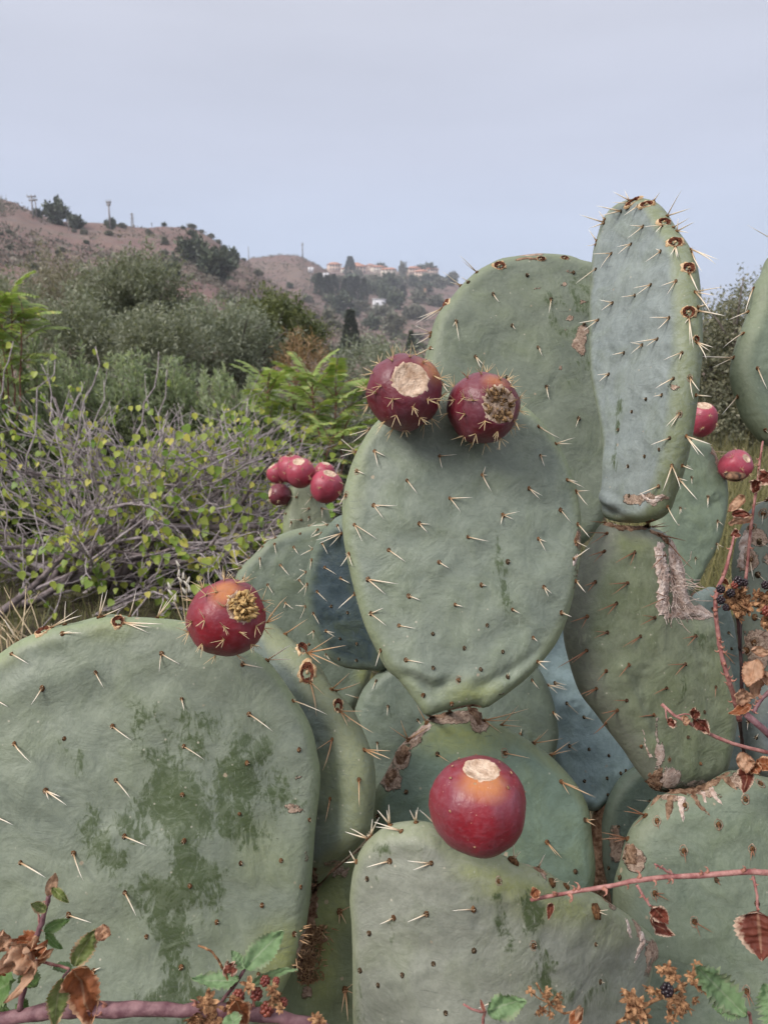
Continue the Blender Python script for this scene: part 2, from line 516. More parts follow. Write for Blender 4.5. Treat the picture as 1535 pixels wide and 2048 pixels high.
tree_px('olive_tree', 'low dark olive tree at the picture edge behind the pinnate sapling', 'tree', -120, 90, 545, 760, 15, 15, M_olive, 800, 17, 0.085, 0.026, r0=0.12, nlimb=9)
tree_px('dry_shrub', 'golden brown dry shrub below the round green tree', 'shrub', 562, 640, 680, 800, 13.5, 16, M_dry, 130, 13, 0.13, 0.016, r0=0.03, nlimb=9, up=0.9)
tree_px('olive_tree', 'dark olive tree behind the wounded pad, between the tall pads', 'tree', 1330, 1680, 555, 960, 11.0, 17, M_dark, 2400, 18, 0.058, 0.024, r0=0.10, nlimb=14, lump=0.12, flat=.1)
tree_px('leafy_shrub', 'broad pale olive shrub behind the pinnate saplings', 'shrub', 640, 900, 690, 860, 16, 18, M_olive_pale, 900, 16, 0.085, 0.025, r0=0.08, nlimb=8)
tree_px('leafy_shrub', 'dull green shrub just behind the cluster of small red fruit', 'shrub', 560, 820, 830, 1080, 7.6, 19, M_faroli, 560, 15, 0.060, 0.016, r0=0.04, nlimb=10, up=0.9)

# upright narrow-leaved shrubs in a row behind the bare bush
def upright_shrub(px, dist, top, width, seed, label):
    g = RS(seed)
    base = stand(px, dist)
    h = CAM_Z + float(tan_el(top)) * dist - base.z
    root = empty('upright_shrub', base, label, 'shrub', 'narrow-leaved shrubs in a row')
    w = width * dist / F
    ns = 64
    P, D, tn = [], [], []
    mb = MB()
    for k in range(ns):
        a = g.rand() * 6.283; r = w * math.sqrt(g.rand())
        hh = h * (0.62 + 0.42 * g.rand()) * (1 - 0.25 * (r / w) ** 2)
        b0 = np.array([math.cos(a) * r * 0.35, math.sin(a) * r * 0.35, 0.0])
        b1 = np.array([math.cos(a) * r, math.sin(a) * r, hh])
        mb.tube([b0, b0 * .4 + b1 * .5 + np.array([0, 0, .05 * h]), b1], [0.010, 0.007, 0.003], 4)
        m = int(190 * hh / h)
        tt = 0.22 + 0.78 * g.rand(m)
        p = b0 + (b1 - b0) * tt[:, None]
        dd = unit(unit(b1 - b0)[None] * 1.0 + g.normal(size=(m, 3)) * 0.55)
        P.append(p); D.append(dd); tn.append(np.clip(g.rand() * 0.5 + g.rand(m) * 0.5, 0, 1))
    P = np.concatenate(P); D = np.concatenate(D); tn = np.concatenate(tn)
    N = unit(np.cross(D, g.normal(size=D.shape)))
    s = 0.7 + 0.6 * g.rand(len(P))
    Vq, Qq = leaf_quads(P, D, N, 0.068 * s, 0.017 * s)
    mb.build('stems', M_bark, root)
    mobj('crown', np_mesh('crown', Vq, Qq, {'c': np.repeat(tn, 4)}, [M_willow]), root)
for k, (px, dist, top, w) in enumerate([(-40, 8.2, 690, 110), (75, 7.8, 672, 95), (165, 8.3, 690, 95), (290, 7.5, 690, 100), (375, 7.8, 700, 95), (455, 7.4, 735, 90), (530, 7.7, 770, 80), (225, 8.1, 710, 90)]):
    upright_shrub(px, dist, top, w, 40 + k, 'light green shrub of upright narrow leaves behind the bare-branched bush')

# low added shrubs closing the view; dark leaves stand for shade behind the bush
def shade_shrub(px, dist, top, width, seed, label, mat=None, ll=0.055):
    base = stand(px, dist)
    h = CAM_Z + float(tan_el(top)) * dist - base.z
    w = width * dist / F
    root = empty('leafy_shrub', base, label, 'shrub', 'added dark shrubs for the shade behind the bush')
    mb = trunk_mb(random.Random(seed), (0, 0, -.05), (0, 0, h * 0.6), 0.02, 7, (w, w * .7, h * .4))
    mb.build('stems', M_bark, root)
    Vc, Qc, tc = crown(seed, (w, w * 0.75, h * 0.56), 300, 13, ll, ll * 0.5, shoot=0.16, lump=0.5)
    Vc[:, 2] += h * 0.52
    mobj('crown', np_mesh('crown', Vc, Qc, {'c': tc}, [mat or M_shade_leaf]), root)
for k, (px, dist, top, w) in enumerate([(-60, 6.6, 800, 150), (110, 6.3, 840, 140), (260, 6.7, 820, 140), (400, 6.4, 850, 140), (520, 6.2, 880, 130), (60, 5.7, 960, 130), (230, 5.6, 990, 140), (420, 5.6, 1000, 130), (580, 5.8, 960, 110)]):
    shade_shrub(px, dist, top, w, 70 + k, 'added low shrub with dark leaves standing in for the shade beneath the bare-branched bush')

# ------------------------------------------------------------------ hillside
def far_proto(seed, rad, mat, n, per, ll, lw, zc, **kw):
    Vc, Qc, tc = crown(seed, rad, n, per, ll, lw, **kw)
    Vc[:, 2] += zc
    return np_mesh('far_crown', Vc, Qc, {'c': tc}, [mat])
BUSH = [far_proto(200 + k, (1, 1, .75), M_faroli, 120, 9, 0.30, 0.13, 0.55, shoot=0.3) for k in range(3)]
DKB = [far_proto(210 + k, (1, 1, .85), M_fargreen, 130, 9, 0.30, 0.15, 0.62, shoot=0.3) for k in range(3)]
def cone_proto(seed, mat, h=1.0, w=0.16):
    g = RS(seed); n = 1500
    z = g.rand(n) ** 0.8; a = g.rand(n) * 6.283
    r = w * np.clip(1.05 - z, 0, 1) ** 0.75 * (0.65 + 0.4 * g.rand(n)) * np.clip(z * 8 + .2, 0, 1)
    P = np.stack([np.cos(a) * r, np.sin(a) * r, z * h], -1)
    D = unit(np.stack([np.cos(a) * .4, np.sin(a) * .4, np.ones(n)], -1) + g.normal(size=(n, 3)) * .3)
    N = unit(g.normal(size=(n, 3)))
    Vq, Qq = leaf_quads(P, D, N, np.full(n, 0.07), np.full(n, 0.03))
    return np_mesh('cypress_crown', Vq, Qq, {'c': np.repeat(g.rand(n), 4)}, [mat])
CYP = [cone_proto(220 + k, M_cyp) for k in range(2)]
_tm = MB(); _tm.tube([(0, 0, -.15), (0, 0, .25), (0.02, 0, .6)], [.07, .055, .03], 6)
TRUNK = _tm.mesh('far_trunk', [M_bark])
def far_tree(name, label, cat, px, py, wpx, hpx, protos, k, group=None, loc=None):
    """plant on the hill: foot at photo pixel (px, py), apparent size wpx x hpx"""
    p = loc or ground_at(px, py)
    dist = p.y / CP
    root = empty(name, p, label, cat, group)
    sw = wpx / 2 * dist / F; sh = hpx * dist / F
    c = mobj('crown', protos[k % len(protos)], root)
    tr = mobj('trunk', TRUNK, root)
    if protos is CYP:
        c.scale = (sw / 0.16, sw / 0.16, sh)
    else:
        c.scale = (sw, sw, sh / 1.4)
    tr.scale = (sw * 0.8, sw * 0.8, sh * 0.6)
    c.rotation_euler = (0, 0, k * 2.399)
    return root
# trees on the left skyline
far_tree('hill_tree', 'broad dark tree on the hill crest beside the twin-pole pylon', 'tree', 115, 449, 50, 40, DKB, 0)
far_tree('hill_tree', 'low dark tree on the crest, right of the broad skyline tree', 'tree', 153, 458, 34, 22, DKB, 1)
far_tree('hill_tree', 'small dark tree at the foot of the lone power pole', 'tree', 222, 459, 22, 18, DKB, 2)
far_tree('hill_tree', 'small round tree next to the twin poles on the crest', 'tree', 75, 433, 20, 13, DKB, 1)
far_tree('hill_tree', 'bare pale tree on the far left of the crest', 'tree', 3, 428, 22, 34, [far_proto(230, (1, 1, .9), M_faroli, 45, 7, .3, .05, .6)], 0)
# the group of dark round trees in the middle of the near hill
for k, (px, py, w, h) in enumerate([(388, 526, 66, 44), (430, 558, 76, 50), (458, 540, 44, 34), (345, 562, 40, 34)]):
    far_tree('hill_tree', ['round grey-green tree at the top of the clump below the hill brow', 'largest round tree of the clump below the hill brow', 'smallest tree of the clump, towards the rocky brow', 'dark bush apart from the tree clump, downhill beside the olive crown'][k], 'tree', px, py, w, h, DKB, k, 'tree clump below the hill brow')
# shrubs one can tell apart on the slopes
g = RS(5)
n_s = 0
for k in range(400):
    px = g.uniform(0, 900); py = g.uniform(450, 700)
    if px > 640 and py < 600: continue
    if px < 300 and py > 600: continue
    p = ground_at(px, py)
    if p.y > 420 or p.y < 95: continue
    s = g.uniform(9, 22) * (1.25 if px > 560 else 0.85)
    ro = far_tree('scrub_bush', 'small grey-green scrub bush on the reddish hillside', 'bush', px, py, s, s * g.uniform(.5, .75), BUSH if g.rand() < .7 else DKB, k, 'scrub bushes dotted over the hillside', p)
    n_s += 1
    if n_s >= 110: break
# bushes near the white hut and terraces
for k, (px, py, w, h) in enumerate([(682, 626, 52, 36), (657, 646, 28, 30), (668, 662, 30, 20), (640, 690, 26, 34), (730, 702, 36, 26), (724, 622, 36, 18), (790, 618, 38, 32), (762, 640, 50, 30), (785, 672, 40, 42), (745, 660, 34, 26), (838, 606, 34, 26), (820, 640, 40, 26), (770, 604, 30, 26), (838, 640, 30, 30), (868, 612, 40, 20), (830, 700, 40, 16), (690, 722, 40, 18), (760, 712, 60, 22), (655, 716, 44, 20)]):
    far_tree('terrace_bush', 'round olive-green bush on the terraces below the white hut', 'bush', px, py, w, h, BUSH if k % 3 else DKB, k, 'bushes on the terraces')
# dark conifers below the village
for k, (px, py, w, h) in enumerate([(640, 592, 26, 40), (655, 594, 24, 38), (668, 590, 22, 36), (700, 604, 22, 46), (714, 607, 24, 48), (727, 606, 20, 44), (690, 598, 22, 36), (805, 594, 18, 20)]):
    far_tree('cypress_tree', 'tall dark cypress in the stand below the village', 'tree', px, py, w, h, CYP, k, 'cypresses below the village')
far_tree('cypress_tree', 'solitary dark conical cypress rising from the terrace bushes', 'tree', 701, 722, 44, 92, CYP, 1)
far_tree('cypress_tree', 'slim dark cypress close to the edge of the scarred pad', 'tree', 821, 712, 22, 46, CYP, 0)
for k, (px, py, w, h) in enumerate([(745, 575, 40, 26), (775, 582, 44, 30), (760, 592, 40, 26), (800, 577, 36, 26), (735, 590, 30, 24), (700, 575, 40, 22), (670, 572, 44, 20), (640, 572, 40, 20), (848, 586, 36, 20), (880, 578, 30, 22), (826, 574, 30, 20), (900, 572, 24, 16), (715, 562, 20, 22), (852, 566, 26, 16), (872, 566, 26, 14), (905, 560, 20, 18)]):
    far_tree('village_tree', 'dark rounded tree among the houses of the hill village', 'tree', px, py, w, h, DKB if k % 3 else BUSH, k, 'trees around the hill village')

# ------------------------------------------------------------------ hill village, hut, poles
M_wall = mat_simple('house_plaster', (0.62, 0.46, 0.38), (0.70, 0.55, 0.46), 0.4, 0.9, 0.1, 0.1)
M_wall2 = mat_simple('pale_plaster', (0.62, 0.55, 0.47), (0.70, 0.62, 0.54), 0.4, 0.9, 0.1, 0.1)
M_white = mat_simple('white_plaster', (0.62, 0.62, 0.66), (0.72, 0.72, 0.75), 0.6, 0.9, 0.1, 0.1)
M_roof = mat_simple('terracotta_roof', (0.40, 0.20, 0.145), (0.50, 0.27, 0.20), 0.6, 0.9, 0.1, 0.3)
M_pane = mat_simple('dark_window', (0.05, 0.05, 0.06), (0.08, 0.08, 0.09), 1, 0.3, 0.5, 0.0)
M_pole = mat_simple('weathered_pole', (0.20, 0.19, 0.19), (0.30, 0.28, 0.27), 3, 0.8, 0.2, 0.2)
def house_meshes(wall, w=5.5, d=4.5, h=5.2, rh=2.0, ov=0.5, flat=False):
    mb = MB(); mb.box((0, 0, h / 2 - 1), (w, 0, 0), (0, d, 0), (0, 0, h / 2 + 1))
    wl = mb.mesh('wall', [wall], smooth=False)
    mb = MB()
    W, D2 = w + ov, d + ov
    if flat:
        mb.box((0, 0, h + .15), (W, 0, 0), (0, D2, 0), (0, 0, .147))
    else:
        k = w - d * .7
        mb.add([(-W, -D2, h), (W, -D2, h), (W, D2, h), (-W, D2, h), (-k, 0, h + rh), (k, 0, h + rh), (-W, -D2, h - .2), (W, -D2, h - .2), (W, D2, h - .2), (-W, D2, h - .2)],
               [[0, 1, 5, 4], [1, 2, 5], [2, 3, 4, 5], [3, 0, 4], [6, 7, 1, 0], [7, 8, 2, 1], [8, 9, 3, 2], [9, 6, 0, 3], [9, 8, 7, 6]])
    rf = mb.mesh('roof', [M_roof if not flat else wall], smooth=False)
    mb = MB(); mb.box((0, 0, 0), (.55, 0, 0), (0, .06, 0), (0, 0, .7))
    pn = mb.mesh('window', [M_pane], smooth=False)
    return wl, rf, pn, w, d, h
H1 = house_meshes(M_wall); H2 = house_meshes(M_wall2, 6.5, 4.5, 4.6, 1.8); HW = house_meshes(M_white, 2.9, 2.4, 5.6, 1, .35, True)
def house(label, px, py, hm, scale, rz, name='village_house', dist=None, group='houses of the hill village'):
    p = ground_at(px, py)
    wl, rf, pn, w, d, h = hm
    root = empty(name, p, label, 'house', group)
    root.scale = (scale,) * 3
    root.rotation_euler = (0, 0, rz)
    mobj('wall', wl, root); mobj('roof', rf, root)
    cols = [-.62, -.2, .22, .64] if w > 4 else [-.1]
    for z in ([1.4, 3.9] if w > 4 else [3.3]):
        for x in cols:
            o = mobj('window', pn, root); o.location = (x * w, -d - .03, z)
    for y in (-.45, .45):
        o = mobj('window', pn, root); o.location = (w + .03, y * d, 3.6); o.rotation_euler = (0, 0, math.pi / 2)
    return root
for k, (px, py, s, rz, lab) in enumerate([
        (668, 543, 1.15, .2, 'pink house at the near end of the village, beside the bare ridge'),
        (694, 546, .8, -.3, 'small pale village house left of the tall village tree'),
        (718, 549, 1.25, .1, 'peach house with terracotta roof right of the tall village tree'),
        (712, 541, 1.0, -.2, 'house behind the peach one, roof only'),
        (755, 545, 1.05, .3, 'pale house under the umbrella-shaped tree'),
        (777, 551, 1.1, -.1, 'long low cream house downhill of the umbrella-shaped tree'),
        (826, 551, 1.1, .25, 'terracotta-roofed house at the left of the last cluster'),
        (842, 557, 1.1, -.15, 'pink house in the middle of the last cluster'),
        (862, 551, 1.1, .15, 'pink house at the right of the last cluster'),
        (740, 540, .8, .1, 'far roof on the village crest')]):
    house(lab, px, py, H1 if k not in (4, 5, 1) else H2, s, rz)
far_tree('village_tree', 'tall pointed dark tree standing between the village houses', 'tree', 700, 552, 26, 34, CYP, 0)
far_tree('umbrella_pine', 'flat-topped umbrella pine on the village crest', 'tree', 760, 540, 27, 14, DKB, 1)
far_tree('umbrella_pine', 'wide flat-topped pine behind the last cluster of houses', 'tree', 850, 546, 44, 18, DKB, 2)
far_tree('village_tree', 'upright grey-green tree beside the last cluster of houses', 'tree', 806, 556, 18, 28, BUSH, 2)
house('white hut with a flat slanting roof among the terrace bushes', 758, 622, HW, 1.0, -.25, 'white_hut', group=None)

def palm(px, py, hpx, label):
    p = ground_at(px, py); dist = p.y / CP
    root = empty('palm_tree', p, label, 'palm')
    h = hpx * dist / F
    mb = MB(); mb.tube([(0, 0, -.3), (0, 0, h * .35), (0, 0, h * .7)], [h * .13, h * .12, h * .15], 8, jit=.15)
    mb.build('trunk', mat_simple('palm_trunk', (0.36, 0.22, 0.15), (0.44, 0.29, 0.2), 2, .9), root)
    g = RS(7); n = 300
    a = g.rand(n) * 6.283; e = g.uniform(-.5, 1.3, n)
    D = np.stack([np.cos(a) * np.cos(e), np.sin(a) * np.cos(e), np.sin(e)], -1)
    Vq, Qq = leaf_quads(np.tile([[0, 0, h * .72]], (n, 1)) + D * h * .05, D, unit(np.cross(D, g.normal(size=D.shape))), np.full(n, h * .34), np.full(n, h * .03))
    mobj('crown', np_mesh('palm_crown', Vq, Qq, {'c': np.repeat(g.rand(n), 4)}, [M_faroli]), root)
palm(803, 670, 32, 'short stout palm with tan trunk on the terraces')
palm(850, 592, 22, 'small palm among the bushes below the last houses')

def pole(px, foot, top, label, arms, wpx=3.0, name='power_pole'):
    p = ground_at(px, foot) if foot is not None else None
    dist = p.y / CP
    h = (foot - top) * dist / F * 1.02
    root = empty(name, p, label, 'pole')
    r = wpx / 2 * dist / F
    mb = MB(); mb.tube([(0, 0, -.5), (0, 0, h)], [r, r * .75], 8); mb.build('post', M_pole, root)
    for z, w in arms:
        mb = MB(); mb.box((0, 0, h * z), (w * dist / F, 0, 0), (0, r * .7, 0), (0, 0, r * .7)); mb.build('crossarm', M_pole, root, smooth=False)
        for sx in (-.9, 0, .9):
            mb = MB(); mb.tube([(sx * w * dist / F, 0, h * z + r * .7), (sx * w * dist / F, 0, h * z + r * 2.6)], [r * .35, r * .25], 6); mb.build('insulator', M_pole, root)
pole(67, 437, 399, 'power pole with wide crossarm, front one of the twin poles', [(.97, 8), (.80, 5)], 3.4)
pole(74, 436, 406, 'shorter power pole, rear one of the twin poles', [(.97, 4)], 2.6)
pole(221, 460, 412, 'lone power pole with small crossarms on the hill crest', [(.97, 4.5), (.88, 3.5)], 3.8)
pole(138, 462, 442, 'thin short post on the crest beside the low dark tree', [], 2.0, 'post')
pole(605, 514, 487, 'thin mast on the bare ridge above the village', [(.8, 1.5)], 2.4, 'mast')
pole(498, 536, 499, 'thin post behind the rocky brow', [], 1.8, 'post')
def pylon(px, foot, top, label):
    p = ground_at(px, foot); p.x *= 1.02; p.y *= 1.02
    dist = p.y / CP; h = (foot - top + 6) * dist / F; w = 3.2 * dist / F; r = .35 * dist / F
    root = empty('lattice_pylon', p - Vector((0, 0, h * .2)), label, 'pylon')
    hh = h * 1.2
    for sx in (-1, 1):
        for sy in (-1, 1):
            mb = MB(); mb.tube([(sx * w, sy * w, 0), (sx * w * .25, sy * w * .25, hh)], r, 4); mb.build('leg', M_pole, root)
    mb = MB()
    for k in range(8):
        z0, z1 = hh * k / 8, hh * (k + 1) / 8; a0, a1 = w * (1 - .75 * k / 8), w * (1 - .75 * (k + 1) / 8)
        for sy in (-1, 1):
            mb.tube([(-a0, sy * a0, z0), (a1, sy * a1, z1)], r * .7, 4); mb.tube([(a0, sy * a0, z0), (-a1, sy * a1, z1)], r * .7, 4)
    mb.build('bracing', M_pole, root)
    for z in (.75, .92):
        mb = MB(); mb.box((0, 0, hh * z), (w * 1.3, 0, 0), (0, r, 0), (0, 0, r)); mb.build('crossarm', M_pole, root, smooth=False)
pylon(266, 460, 432, 'far lattice pylon just behind the hill crest')
def post_box(px, foot, top, label, bw, bh):
    p = ground_at(px, foot); dist = p.y / CP; s = dist / F
    root = empty('sign_post', p, label, 'post', 'white boxes on posts')
    h = (foot - top) * s
    mb = MB(); mb.tube([(0, 0, -.5), (0, 0, h)], .8 * s, 6); mb.build('post', M_pole, root)
    for sx in (-1, 1):
        mb = MB(); mb.box((sx * bw * .55 * s, 0, h - bh * .5 * s), (bw * .45 * s, 0, 0), (0, bw * .3 * s, 0), (0, 0, bh * .5 * s)); mb.build('panel', M_white, root, smooth=False)
post_box(622, 575, 539, 'pair of white panels on a tall post below the bare ridge', 5, 10)
post_box(652, 580, 549, 'pair of white panels on a post just above the cypress stand', 5.5, 9)

# scrub too small to pick apart, one mass
g = RS(77)
n = 30000
pxs = g.uniform(-900, 1500, n * 3); rs = g.uniform(95, 640, n * 3)
x = (pxs - 767.5) / (F / CP) * rs
dens = fbm(x / 30, rs / 30, 21) + 0.12 * g.normal(size=len(x))
k = np.nonzero(dens > -0.01)[0][:n]
x = x[k]; y = rs[k]; z = terr(x, y)
per = 7
P = np.stack([x, y, z], -1)[:, None] + g.normal(size=(len(x), per, 3)) * np.array([.5, .5, .22]) * (0.5 + 1.1 * g.rand(len(x), 1, 1)) + np.array([0, 0, .25])
P = P.reshape(-1, 3)
D = unit(g.normal(size=P.shape) + np.array([0, 0, .8])); N = unit(np.cross(D, g.normal(size=P.shape)))
Vq, Qq = leaf_quads(P, D, N, g.uniform(.4, .9, len(P)), g.uniform(.2, .5, len(P)))
sc = mobj('scrub', np_mesh('scrub', Vq, Qq, {'c': np.repeat(np.repeat(g.rand(len(x)), per), 4)}, [M_farscrub]))
tag(sc, 'low dry purplish scrub covering the hillsides', 'scrub', kind='stuff')

# grass on the near ground
M_grass = mat_leaf('grass_blade', (0.100, 0.115, 0.045), (0.290, 0.260, 0.130), trans=0.3)
g = RS(31)
n = 46000
y = g.uniform(2.2, 11, n) ; pxs = g.uniform(-700, 2300, n)
x = (pxs - 767.5) / (F / CP) * y
P = np.stack([x, y, terr(x, y) - .01], -1)
D = unit(g.normal(size=P.shape) * .35 + np.array([0, 0, 1.0])); N = unit(np.cross(D, g.normal(size=P.shape)))
hgt = g.uniform(.12, .42, n) * np.where(pxs > 1250, 1.6, np.where(y < 6.5, .35, 1.0))
Vq, Qq = leaf_quads(P, D, N, hgt, g.uniform(.006, .011, n), .06)
gr = mobj('grass', np_mesh('grass', Vq, Qq, {'c': np.repeat(np.clip(g.rand(n) + np.where(pxs > 1250, .15, -.3), 0, 1), 4)}, [M_grass]))
tag(gr, 'dry yellow-green grass growing on the ground between the shrubs', 'grass', kind='stuff')

# ================================================================== bare-branched bush with yellowing leaves
M_twig = mat_simple('lavender_grey_twig', (0.23, 0.195, 0.205), (0.45, 0.40, 0.41), 30, 0.85, 0.2, 0.4, 0.003)
M_limb = mat_simple('dark_limb_bark', (0.105, 0.085, 0.085), (0.24, 0.20, 0.205), 22, 0.9, 0.15, 0.5, 0.004)
M_bleaf = mat_leaf('yellowing_heart_leaf', (0.170, 0.290, 0.055), (0.520, 0.560, 0.130), (0.66, 0.60, 0.16), trans=0.42, rough=0.42)
rng = random.Random(3)
bush_base = stand(120, 4.9)
bush = empty('bare_bush', bush_base, 'sprawling grey bush of tangled bare twigs with sparse yellow-green leaves', 'bush')
leaf_slots = []
def grow(start, d, length, nseg, wig, lift, rg):
    pts = [start]
    d = d.normalized()
    for s in range(nseg):
        d = (d + Vector((rg.gauss(0, wig), rg.gauss(0, wig), rg.gauss(0, wig))) + Vector((0, 0, lift))).normalized()
        pts.append(pts[-1] + d * length / nseg)
    return pts
def rad_list(a, b, n): return [a + (b - a) * k / (n - 1) for k in range(n)]
origins = [(-2.05, 5.0), (-1.85, 4.7), (-2.5, 4.9), (-1.55, 5.1), (-2.3, 4.3), (-1.2, 5.0)]
def proj(p):
    q = CM.inverted() @ p
    return 767.5 + F * q.x / -q.z, 1024 - F * q.y / -q.z
def over(p, tol=0):
    u, v = proj(p)
    return v < np.interp(u, [-200, 0, 200, 380, 520, 640, 720, 760], [745, 760, 785, 815, 835, 870, 960, 1100]) - tol
nl = 0
starts = []
for (ox, oy) in origins + [(-1.7, 4.6), (-2.2, 4.7)]:           # main limbs rising from the root
    st = Vector((ox, oy, -.04))
    a_ = math.radians(rng.uniform(30, 62)); yw = rng.uniform(-.4, .4)
    limb = grow(st, Vector((rng.choice([.9, .8, -.5]) * math.cos(a_), math.sin(yw) * .5, math.sin(a_))), rng.uniform(.6, .95), 10, .16, -.03, rng)
    mb = MB(); mb.tube(limb, rad_list(rng.uniform(.026, .036), .011, len(limb)), 7, jit=.06, rng=rng)
    mb.build('branch', M_limb, bush, bush_base)
    starts += limb[1:]
while nl < 70:
    ox, oy = rng.choice(origins)
    st = Vector((ox + rng.uniform(-.15, .15), oy + rng.uniform(-.2, .2), -0.03)) if rng.random() < .25 else rng.choice(starts)
    side = 1 if rng.random() < .78 else -1
    e = math.radians(rng.uniform(-6, 34))
    yaw = rng.uniform(-.5, .5)
    d = Vector((side * math.cos(e) * math.cos(yaw), math.cos(e) * math.sin(yaw), math.sin(e)))
    ln = rng.uniform(0.9, 1.95) * (1.1 if side > 0 else .8)
    limb = grow(st, d, ln, 14, .13, -.02 if e > .5 else .025, rng)
    if any(over(p) or p.z < -.05 for p in limb): continue
    nl += 1
    r0 = rng.choice([.009, .010, .012, .013, .016, .022, .027]) * rng.uniform(.85, 1.1)
    thick = r0 > .013
    mb = MB(); mb.tube(limb, rad_list(r0, .0045, len(limb)), 6)
    br = mb.build('branch', M_limb if thick else M_twig, bush, bush_base)
    tw = MB()
    for q in range(rng.randint(9, 14)):
        i0 = rng.randint(3, 13)
        base_d = (limb[i0] - limb[i0 - 1]).normalized()
        td = base_d + Vector((rng.gauss(0, .55), rng.gauss(0, .55), rng.gauss(.12, .45)))
        twig = grow(limb[i0], td, rng.uniform(.28, .75), 7, .17, .02, rng)
        if over(twig[-1], rng.choice([0, 10, 60])): continue
        tw.tube(twig, rad_list(.0052, .0024, len(twig)), 4)
        for u in range(rng.randint(1, 4)):
            j0 = rng.randint(2, 6)
            sd = (twig[j0] - twig[j0 - 1]).normalized() + Vector((rng.gauss(0, .5), rng.gauss(0, .5), rng.gauss(.1, .4)))
            st2 = grow(twig[j0], sd, rng.uniform(.12, .34), 4, .2, .02, rng)
            tw.tube(st2, rad_list(.0034, .0017, len(st2)), 4)
            if rng.random() < .75:
                for m in range(rng.randint(2, 5)):
                    leaf_slots.append(st2[rng.randint(1, 4)])
        if rng.random() < .75:
            for m in range(rng.randint(3, 7)):
                leaf_slots.append(twig[rng.randint(2, 7)])
    if tw.v: tag(tw.build('twigs', M_twig, br, bush_base), kind='stuff')
# pale shoots that rise above the tangle
for (px, py, d_, tx, ty) in [(150, 790, 4.6, 200, 690), (250, 800, 4.7, 330, 705), (40, 830, 4.5, 110, 700), (420, 900, 4.8, 505, 800), (300, 790, 5.0, 345, 735), (-10, 760, 4.4, 20, 690), (560, 930, 4.9, 610, 850)]:
    a_, b_ = pix(px, py + 120, d_), pix(tx, ty, d_)
    pts = [a_ + (b_ - a_) * (k / 6) + Vector((rng.gauss(0, .02), rng.gauss(0, .02), rng.gauss(0, .015))) for k in range(7)]
    mb = MB(); mb.tube(pts, rad_list(.006, .003, 7), 5); mb.build('branch', M_twig, bush, bush_base)
    leaf_slots += [pts[-1], pts[-1], pts[-2]]
def heart_leaf(seed):
    g = random.Random(seed)
    prof = [(0, .0), (-.04, .28), (.12, .46), (.38, .46), (.65, .28), (.85, .10), (1, 0)]
    V, Fc = [], []
    fold = g.uniform(.1, .35); curl = g.uniform(-.25, .25)
    for x, w in prof:
        z = curl * x * x
        V += [(x, -w, z + fold * w), (x, 0, z), (x, w, z + fold * w)]
    for i in range(len(prof) - 1):
        b = i * 3
        Fc += [[b, b + 1, b + 4, b + 3], [b + 1, b + 2, b + 5, b + 4]]
    return V, Fc
HL = [heart_leaf(k) for k in range(4)]
HLM = []
for k, (Vh, Fh) in enumerate(HL):
    for cval in (.05, .25, .45, .65, .8, .95):
        HLM.append((k, cval, np_mesh('leaf', Vh, Fh, {'c': np.full(len(Vh), cval)}, [M_bleaf], smooth=True)))
rng.shuffle(leaf_slots)
def vis_key(p):
    q = CM.inverted() @ p
    return -q.z
inview = []
for p in leaf_slots:
    q = CM.inverted() @ p
    u = 767.5 + F * q.x / -q.z; v = 1024 - F * q.y / -q.z
    if u > 820: continue
    inview.append((0 if (-20 < u < 720 and v < 1290) else 1, p))
inview.sort(key=lambda a: a[0])
rest = MB()
for k, (_, p) in enumerate(inview):
    s = rng.uniform(.024, .052)
    down = Vector((rng.gauss(0, .45), rng.gauss(0, .45), -1)).normalized()
    nrm = Vector((rng.gauss(0, .6), -1, rng.gauss(.3, .4)))
    nrm = (nrm - down * nrm.dot(down)).normalized()
    sd = nrm.cross(down)
    off = down * rng.uniform(.004, .02)
    mt = Matrix((down, sd, nrm)).transposed().to_4x4()
    if k < 290:
        kk, cv, me = rng.choice(HLM)
        o = mobj('leaf', me, bush)
        o.matrix_local = Matrix.Translation(p + off - bush_base) @ mt @ Matrix.Diagonal((s, s, s, 1))
    elif k < 3200:
        Vh, Fh = HL[k % 4]
        rest.add([p + off + down * (a * s) + sd * (b * s) + nrm * (c_ * s) for a, b, c_ in Vh], Fh, 0, rng.random())
if rest.v:
    tag(rest.build('leaf_mass', M_bleaf, bush, bush_base), kind='stuff')

